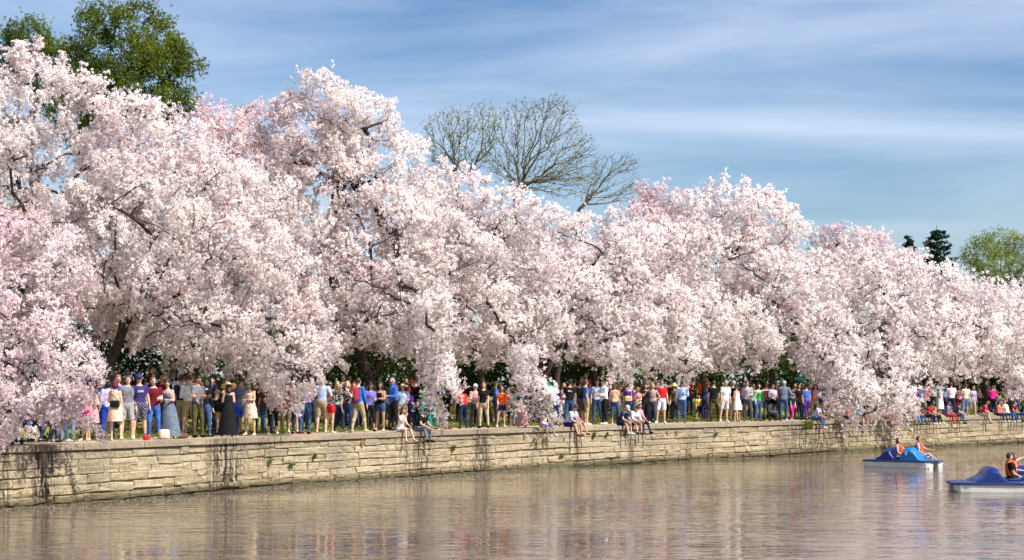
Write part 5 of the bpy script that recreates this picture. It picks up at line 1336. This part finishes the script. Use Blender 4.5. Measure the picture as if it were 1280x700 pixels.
def camera_thing(p, label, y=-.22, z=1.55, strap=False):
    e = empty('camera_body', on(p, 0, y, z), p.rotation_euler.z); e.name = 'photo_camera'; tag(e, label, 'camera')
    S = Soup(); soft_box(S, (0, 0, 0), (.070, .032, .048), p=.3); S.box((0, 0, .052), (.025, .025, .014)); part('housing', S, e, M_BLACK)
    S = Soup(); S.capsule((0, -.03, 0), (0, -.10, 0), .036, .038, 10); part('lens', S, e, M_METAL)
    if strap:
        S = Soup(); tube_path(S, [v3(.07, .0, .03), v3(.10, .06, .20), v3(-.02, .09, .38), v3(-.12, .16, .44)], .012); part('strap', S, e, M_BLACK)

backpack(who('wearing a red backpack'), 'red', 'bright red backpack worn over the blue shirt')
backpack(who('wearing a black backpack'), 'black', 'black backpack on the navy shirt by the white plaid shorts')
shoulder_bag(who('cream halter sundress seen'), -1, 1.08, 'black', 'black leather shoulder bag on the cream halter sundress')
shoulder_bag(who('navy sweater and jeans'), -1, 1.02, 'ltgrey', 'pale grey shoulder bag on the navy sweater', .15)
shoulder_bag(who('burgundy striped skirt'), 1, 1.05, 'straw', 'tan shoulder bag above the burgundy striped skirt', .15, .12)
shoulder_bag(who('purple shirt behind the seated pale') if any('purple shirt behind the seated pale' in o.get('label', '') for o in bpy.data.objects) else who('purple shirt behind'), 1, 1.12, 'straw', 'straw coloured bag on the purple shirt behind the seated white sleeves', .15)
camera_thing(who('holding a camera on a strap'), 'black camera hanging on a strap in front of the grey shirt', -.24, 1.16, True)
camera_thing(who('patterned top lifting a camera'), 'black camera lifted by the black and white patterned top')
camera_thing(who('black lifting a camera beside'), 'black camera lifted beside the striped top')
camera_thing(who('dark clothes lifting a camera'), 'black camera lifted left of the tall figure in black')

def ground_bag(px, dd, col, h, label, cat='bag', name='bag'):
    D = wall_px(px)[0] + dd; x = (px - 640) / FPX * D; e = empty(name, (x, D, ground(x, D)), R(25)); tag(e, label, cat)
    S = Soup(); soft_box(S, (0, 0, h[2]), h, p=.55); part('pouch', S, e, cloth(col))
    S = Soup(); tube_path(S, [v3(-h[0] * .5, 0, h[2] * 1.9), v3(-h[0] * .3, 0, h[2] * 2.5), v3(h[0] * .3, 0, h[2] * 2.5), v3(h[0] * .5, 0, h[2] * 1.9)], .014); part('handle', S, e, cloth('dkgrey'))
ground_bag(183, .9, 'red', (.09, .07, .07), 'small red bag on the coping by the bright blue jeans')
ground_bag(205, 1.0, 'floral:cream', (.17, .12, .15), 'cream floral tote bag on the coping left of the long grey blue dress')
ground_bag(225, 1.3, 'brown', (.24, .14, .09), 'brown backpack lying on the path right of the long grey blue dress', 'backpack', 'backpack')
ground_bag(560, 1.8, 'brown', (.15, .1, .1), 'brown bag on the path under the hanging blossom left of the red shirt')

# bench at far left
def bench():
    D = wall_px(42)[0] + 3.0; x = (42 - 640) / FPX * D
    e = empty('park_bench', (x, D, ground(x, D)), R(50)); tag(e, 'dark metal park bench half hidden under deep pink blossom', 'bench')
    for i in range(4):
        S = Soup(); S.box((0, -.18 + i * .115, .45), (.80, .048, .014)); part('seat_slat', S, e, M_METAL, False)
    for i in range(3):
        S = Soup(); S.box((0, .27 + i * .02, .58 + i * .12), (.80, .012, .046)); part('back_slat', S, e, M_METAL, False)
    for s in (-.7, .7):
        S = Soup(); tube_path(S, [v3(s, -.24, 0), v3(s, -.20, .44), v3(s, .22, .44), v3(s, .33, .90)], .022); part('side_frame', S, e, M_METAL)
        S = Soup(); tube_path(S, [v3(s, .20, .44), v3(s, .28, 0)], .022); part('leg', S, e, M_METAL)
        S = Soup(); tube_path(S, [v3(s, -.22, .44), v3(s, -.24, .66), v3(s, .26, .66)], .020); part('armrest', S, e, M_METAL)
bench()
def bench_sitter():
    b = bpy.data.objects['park_bench']; q = b.matrix_basis @ Vector((-.25, .02, .465))
    person(q, R(50), 1.74, 'sit', 'm', 'light', 'short:dark', 'long=royal', 'jeans=denim', 'black', '', 'person in blue jeans sitting on the park bench at far left', 'people sitting on the ground')
bench_sitter()

# stroller
def stroller():
    p = who('standing behind the black stroller')
    D = p.location.y - .75; px = 965; x = (px - 640) / FPX * D
    e = empty('stroller', (x, D, ground(x, D)), R(12)); tag(e, 'black stroller with raised hood pushed by the lavender shirt', 'stroller')
    S = Soup(); S.ball((0, .06, .78), (.25, .34, .30), 16, 10, keep=lambda d: d[2] > -.05 and d[1] > -.55); part('hood', S, e, cloth('black'))
    S = Soup(); soft_box(S, (0, .12, .58), (.22, .10, .26)); soft_box(S, (0, -.08, .42), (.22, .22, .07)); part('seat', S, e, cloth('dkgrey'))
    S = Soup(); soft_box(S, (0, .05, .22), (.22, .22, .07)); part('basket', S, e, cloth('black'))
    for s in (-1, 1):
        S = Soup(); tube_path(S, [v3(s * .25, .62, 1.02), v3(s * .25, .10, .55), v3(s * .24, -.42, .14)], .014); tube_path(S, [v3(s * .25, .10, .55), v3(s * .25, .36, .14)], .014); part('frame_tube', S, e, M_METAL)
        for y in (-.42, .36):
            S = Soup(); n = 16
            V = []
            for i in range(n):
                a = 2 * math.pi * i / n
                for rr, xx in ((.125, -.02), (.125, .02), (.09, .015), (.09, -.015)): V.append((s * .27 + xx, y + rr * math.cos(a), .13 + rr * math.sin(a)))
            S.add(V, [(i * 4 + j, i * 4 + (j + 1) % 4, ((i + 1) % n) * 4 + (j + 1) % 4, ((i + 1) % n) * 4 + j) for i in range(n) for j in range(4)])
            S.capsule((s * .25, y, .13), (s * .29, y, .13), .03, .03, 8)
            for i in range(5):
                a = 2 * math.pi * i / 5; S.capsule((s * .27, y, .13), (s * .27, y + .1 * math.cos(a), .13 + .1 * math.sin(a)), .006, .006, 5)
            part('wheel', S, e, M_BLACK)
    S = Soup(); tube_path(S, [v3(-.25, .62, 1.02), v3(.25, .62, 1.02)], .018); part('handle', S, e, M_BLACK)
stroller()

def umbrella():
    px, D = 1000, wall_px(1000)[0] + 4.2; x = (px - 640) / FPX * D; top = CAM_H - (471 - HZ) / FPX * D; g = ground(x, D)
    e = empty('umbrella', (x, D, g + .95)); tag(e, 'teal umbrella open above the black outfit near the stroller', 'umbrella')
    H = top - g - .95; n = 8
    V = [(0, 0, H)]; F = []
    for k, (r, z) in enumerate(((.13, .03), (.24, .08), (.31, .16))):
        for i in range(n):
            for u in (0, .5):
                a = 2 * math.pi * (i + u) / n; V.append((r * math.cos(a) * (1 if u == 0 else .95), r * math.sin(a) * (1 if u == 0 else .95), H - z))
    m = 2 * n
    F += [(0, 1 + i, 1 + (i + 1) % m) for i in range(m)] + [(1 + k * m + i, 1 + (k + 1) * m + i, 1 + (k + 1) * m + (i + 1) % m, 1 + k * m + (i + 1) % m) for k in range(2) for i in range(m)]
    link('canopy', mesh_py('canopy', V, F), e, [cloth('cyan')])
    for i in range(n):
        a = 2 * math.pi * i / n; S = Soup(); S.capsule((0, 0, H - .01), (.31 * math.cos(a), .31 * math.sin(a), H - .165), .004, .004, 4); part('rib', S, e, M_METAL)
    S = Soup(); S.capsule((0, 0, 0), (0, 0, H + .05), .010, .010, 6); part('shaft', S, e, M_METAL)
    S = Soup(); tube_path(S, [v3(0, 0, 0), v3(0, -.01, -.05), v3(.03, -.02, -.08), v3(.06, -.02, -.05)], .014); part('handle', S, e, M_BLACK)
    person((x + .22, D + .05, g), R(20), 1.58, 'hold', 'f', 'light', 'bob:dark', 'tee=teal', 'jeans=denim', 'black', '', 'person in teal shirt under the teal umbrella', 'people standing along the wall and on the slope')
umbrella()

# ------------------------------------------------------------------ pedal boats
M_BLUE = mat('boat_blue_plastic', (.006, .024, .16), .38, .10, 3, spec=.45)
M_SEA = mat('boat_sky_blue_plastic', (.01, .17, .44), .4, .10, 3, spec=.45)
M_HULL = mat('boat_white_hull', (.62, .61, .58), .4, .12, 2.5, spec=.4, bump=.1)
M_BUMP = mat('boat_bumper', (.012, .018, .05), .6, .2, 8)
def pedal_boat(loc, rz, label, deck_m, front_m, mark, hy, sc):
    e = empty('pedal_boat', loc, rz); e.scale = sc; tag(e, label, 'pedal boat', 'pedal boats on the basin')
    Lb, W2 = 2.75, .78
    # two pontoons
    for s in (-1, 1):
        secs = []
        for x, k, zb in ((0.0, .80, .14), (.10, .95, -.02), (.35, 1, -.16), (1.4, 1, -.20), (2.4, 1, -.16), (2.66, .96, -.02), (2.75, .86, .10)):
            yo, yi = s * W2 * (k if k < 1 else 1), s * .20
            secs.append([(x, yo, .35), (x, yo * .985, .12 if zb < .1 else zb + .03), (x, yo * .90, zb), (x, yi * 1.5, zb), (x, yi, .35)])
        V = [q for c in secs for q in c]; n = 5
        F = [(k * n + i, k * n + (i + 1) % n, (k + 1) * n + (i + 1) % n, (k + 1) * n + i) for k in range(len(secs) - 1) for i in range(n)] + [tuple(range(n)), tuple(range((len(secs) - 1) * n, len(secs) * n))]
        link('pontoon', mesh_py('pontoon', V, F), e, [M_HULL])
    S = Soup(); S.box((1.37, 0, .22), (1.2, .30, .06)); part('tunnel_roof', S, e, M_BUMP, False)
    # deck with rounded rim
    V = []; F = []
    out = [(0.06, -.70), (-.03, -.62), (-.06, -.3), (-.06, .3), (-.03, .62), (.06, .70), (.3, W2), (1.4, W2 + .01), (2.5, W2), (2.74, .68), (2.80, .4), (2.80, -.4), (2.74, -.68), (2.5, -W2), (1.4, -W2 - .01), (.3, -W2)]
    n = len(out)
    for k, z in ((1.0, .352), (1.0, .395), (.965, .420)):
        V += [(1.37 + (x - 1.37) * k, y * k, z) for x, y in out]
    F = [(j * n + i, j * n + (i + 1) % n, (j + 1) * n + (i + 1) % n, (j + 1) * n + i) for j in range(2) for i in range(n)] + [tuple(range(2 * n, 3 * n)), tuple(range(n - 1, -1, -1))]
    link('deck', mesh_py('deck', V, F), e, [deck_m])
    S = Soup(); tube_path(S, [v3(x * 1.004 - .005, y * 1.012, .365) for x, y in out + out[:1]], .024, 6); part('bumper', S, e, M_BUMP)
    def hump(name, prof, y0, y1, m, ny=7):
        V = []; n = len(prof)
        for j in range(ny):
            u = j / (ny - 1); y = y0 + (y1 - y0) * u; ed = 1 - .30 * abs(2 * u - 1) ** 4
            for x, z in prof: V.append((x, y, .41 + (z - .41) * ed))
        F = [(j * n + i, (j + 1) * n + i, (j + 1) * n + i + 1, j * n + i + 1) for j in range(ny - 1) for i in range(n - 1)] + [tuple(range(n)), tuple(range((ny - 1) * n + n - 1, (ny - 1) * n - 1, -1))]
        o = link(name, mesh_py(name, V, F, False), e, [m])
        bv = o.modifiers.new('edge', 'BEVEL'); bv.width = .03; bv.segments = 2; bv.limit_method = 'ANGLE'; bv.angle_limit = R(20)
        return o
    hump('seat_back', [(.48, .41), (.56, .52), (.72, .62), (.88, .86), (.98, .92), (1.10, .88), (1.18, .70), (1.30, .50), (1.70, .47), (1.78, .41)], -.70, .70, deck_m)
    h2 = hump('front_housing', [(1.52, .41), (1.60, .70), (1.70, .90), (1.98, .93), (2.14, .80), (2.34, .47), (2.52, .41)], hy[0], hy[1], front_m)
    for y in (-.35, .35):
        S = Soup(); soft_box(S, (1.42, y, .50), (.22, .26, .035)); part('seat', S, e, M_BUMP)
        S = Soup(); S.capsule((2.0, y - .1, .50), (2.0, y + .1, .50), .02, .02, 6); S.box((2.0, y - .1, .50), (.05, .04, .015)); S.box((2.0, y + .1, .50), (.05, .04, .015)); part('pedals', S, e, M_METAL)
    S = Soup(); tube_path(S, [v3(1.75, 0, .42), v3(1.78, 0, .66), v3(1.74, 0, .72)], .014); part('steering_lever', S, e, M_METAL)
    S = Soup(); S.add([(1.9, -.74, .424), (2.48, -.74, .424), (2.66, -.62, .424), (2.72, -.38, .424), (2.72, .38, .424), (2.66, .62, .424), (2.48, .74, .424), (1.9, .74, .424), (1.9, -.74, .405), (1.9, .74, .405)], [(0, 1, 2, 3, 4, 5, 6, 7), (0, 7, 9, 8)]); part('bow_deck', S, e, front_m, False)
    if mark:
        V = [(1.83 + .055 * math.cos(a), -.728, .70 + .085 * math.sin(a)) for a in np.linspace(0, 6.2832, 14, endpoint=False)]
        d = link('number_plate', mesh_py('number_plate', V, [tuple(range(14))]), h2, [mat('plate_white', (.7, .7, .7), .5)])
    return e
GR = 'riders in the pedal boats'
Y1 = 69.6
b1 = pedal_boat(((1091 - 640) / FPX * Y1, Y1 + .5, -.10), R(-36), 'blue pedal boat with two riders and sky blue front, farther from camera', M_BLUE, M_SEA, True, (-.72, -.06), (1.0, 1.0, .98))
def ride(b, x, y, z, rz, *a):
    q = b.matrix_basis @ Vector((x, y, z)); person(q, b.rotation_euler.z + R(90 + rz), *a, GR)
ride(b1, 1.40, -.34, .41, -4, 1.62, 'pedal', 'f', 'fair', 'bob:brown', 'tee=lavender', 'shorts=white', 'white', 'vest=orange', 'rider in orange life vest and white shorts, left of two in the far boat')
ride(b1, 1.98, .30, .44, 8, 1.68, 'pedal', 'm', 'light', 'short:dark', 'tee=lavender', 'shorts=white', 'white', 'vest=orange glasses', 'rider in orange life vest and lavender shirt, right of two in the far boat')
Y2 = 52.4
b2 = pedal_boat(((1193 - 640) / FPX * Y2, Y2 + .3, -.08), R(-4), 'dark blue pedal boat with pale hull cut by the right edge', M_BLUE, M_BLUE, False, (.06, .72), (1.12, 1.12, .92))
ride(b2, 1.50, -.34, .36, 0, 1.72, 'pedal', 'm', 'light', 'short:dark', 'tee=black', 'jeans=denim', 'black', 'vest=orange', 'rider in orange life vest and jeans in the near boat at right edge')
ride(b2, 1.72, .36, .38, 10, 1.66, 'pedalpoint', 'f', 'fair', 'long:brown', 'tee=pink', 'jeans=denim', 'white', 'vest=orange', 'rider in orange life vest pointing ahead, far side of the near boat')

# ------------------------------------------------------------------ weeds in the wall, petals on the water
M_WEED = leaf_mat('weed_leaves', [(.07, .12, .015), (.15, .22, .03), (.26, .28, .05)], 2.0, .35)
def weed(px, z, rw, rh, n, label, seed):
    rng = np.random.default_rng(seed); D, s = wall_px(px); p, t, nn = wall_at(s)
    b = Vector((p[0] - nn[0] * .03, p[1] - nn[1] * .03, z)); e = empty('wall_weed', b); tag(e, label, 'weed', 'weeds growing in the wall')
    a = rng.uniform(-1, 1, n); r = np.sqrt(rng.random(n)); Q = np.stack([t[0] * a * rw * r - nn[0] * .10 * rng.random(n), t[1] * a * rw * r - nn[1] * .10 * rng.random(n), rng.uniform(-.6, 1, n) * rh * r], 1)
    V, F = tubes(np.zeros((min(n, 24), 3)), Q[:24], np.full(min(n, 24), .006), np.full(min(n, 24), .003), 4); link('stem', mesh_np('stem', V, F), e, [M_WEED])
    V, F = facets(rng, Q, .03, 6, .03, .3, .5); link('leaves', mesh_np('leaves', V, F), e, [M_WEED])
for i, (px, z, rw, rh, n, lab) in enumerate(((781, 1.28, .22, .20, 60, 'leafy green weed below the coping between the seated groups'), (757, 1.25, .10, .12, 20, 'small weed left of the leafy wall weed'), (741, 1.22, .10, .14, 24, 'small weed right of the seated floral top'), (565, .95, .10, .20, 22, 'thin grassy weed under the hanging blossom left of the red shirt'),
        (391, .88, .08, .13, 16, 'green weed in the lower courses under the pale blue shirt'), (336, .80, .10, .16, 16, 'yellowish weed in the wall below the lavender floral blouse'), (362, .66, .14, .10, 16, 'low spreading weed near the water under the crimson floral shirt'), (893, 1.10, .12, .10, 20, 'green weed in the wall below the olive cargo trousers'),
        (1009, 1.40, .62, .24, 190, 'bushy green weed over the coping left of the seated grey lavender shirt'), (700, .45, .16, .10, 24, 'mossy weed low in the wall under the pale patterned trousers'))):
    weed(px, z, rw, rh, n, lab, i)

def petals():
    rng = np.random.default_rng(8); n = 1500
    s = rng.uniform(wall_px(-20)[1], wall_px(700)[1], n); off = rng.exponential(1.7, n) + .05
    C = []
    for a, o_ in zip(s, off):
        p, t, nn = wall_at(a); C.append((p[0] - nn[0] * o_, p[1] - nn[1] * o_, .006))
    C = np.array(C); a = rng.uniform(0, 6.28, n); r = rng.uniform(.012, .045, n)
    V = np.stack([C + np.stack([np.cos(a + k * 1.57) * r * (1 if k % 2 else .6), np.sin(a + k * 1.57) * r * (1 if k % 2 else .6), np.zeros(n)], 1) for k in range(4)], 1).reshape(-1, 3)
    o = link('floating_petals', mesh_np('floating_petals', V, np.arange(len(V)).reshape(-1, 4)), None, [M_BLOS]); tag(o, 'pale fallen petals floating on the water along the wall', 'petals', kind='stuff')
petals()
def lawn_petals():
    rng = np.random.default_rng(9); n = 5000
    s = rng.uniform(wall_px(-20)[1], wall_px(1290)[1], n); off = .6 + rng.exponential(2.2, n)
    C = []
    for a, o_ in zip(s, off):
        p, t, nn = wall_at(a); C.append((p[0] + nn[0] * o_, p[1] + nn[1] * o_, ground_s(o_) + .012))
    C = np.array(C); a = rng.uniform(0, 6.28, n); r = rng.uniform(.010, .035, n)
    V = np.stack([C + np.stack([np.cos(a + k * 2.1) * r, np.sin(a + k * 2.1) * r, rng.uniform(0, .02, n)], 1) for k in range(3)], 1).reshape(-1, 3)
    o = link('fallen_petals', mesh_np('fallen_petals', V, np.arange(len(V)).reshape(-1, 3)), None, [M_BLOS]); tag(o, 'pale fallen petals scattered on the path and lawn', 'petals', kind='stuff')
lawn_petals()
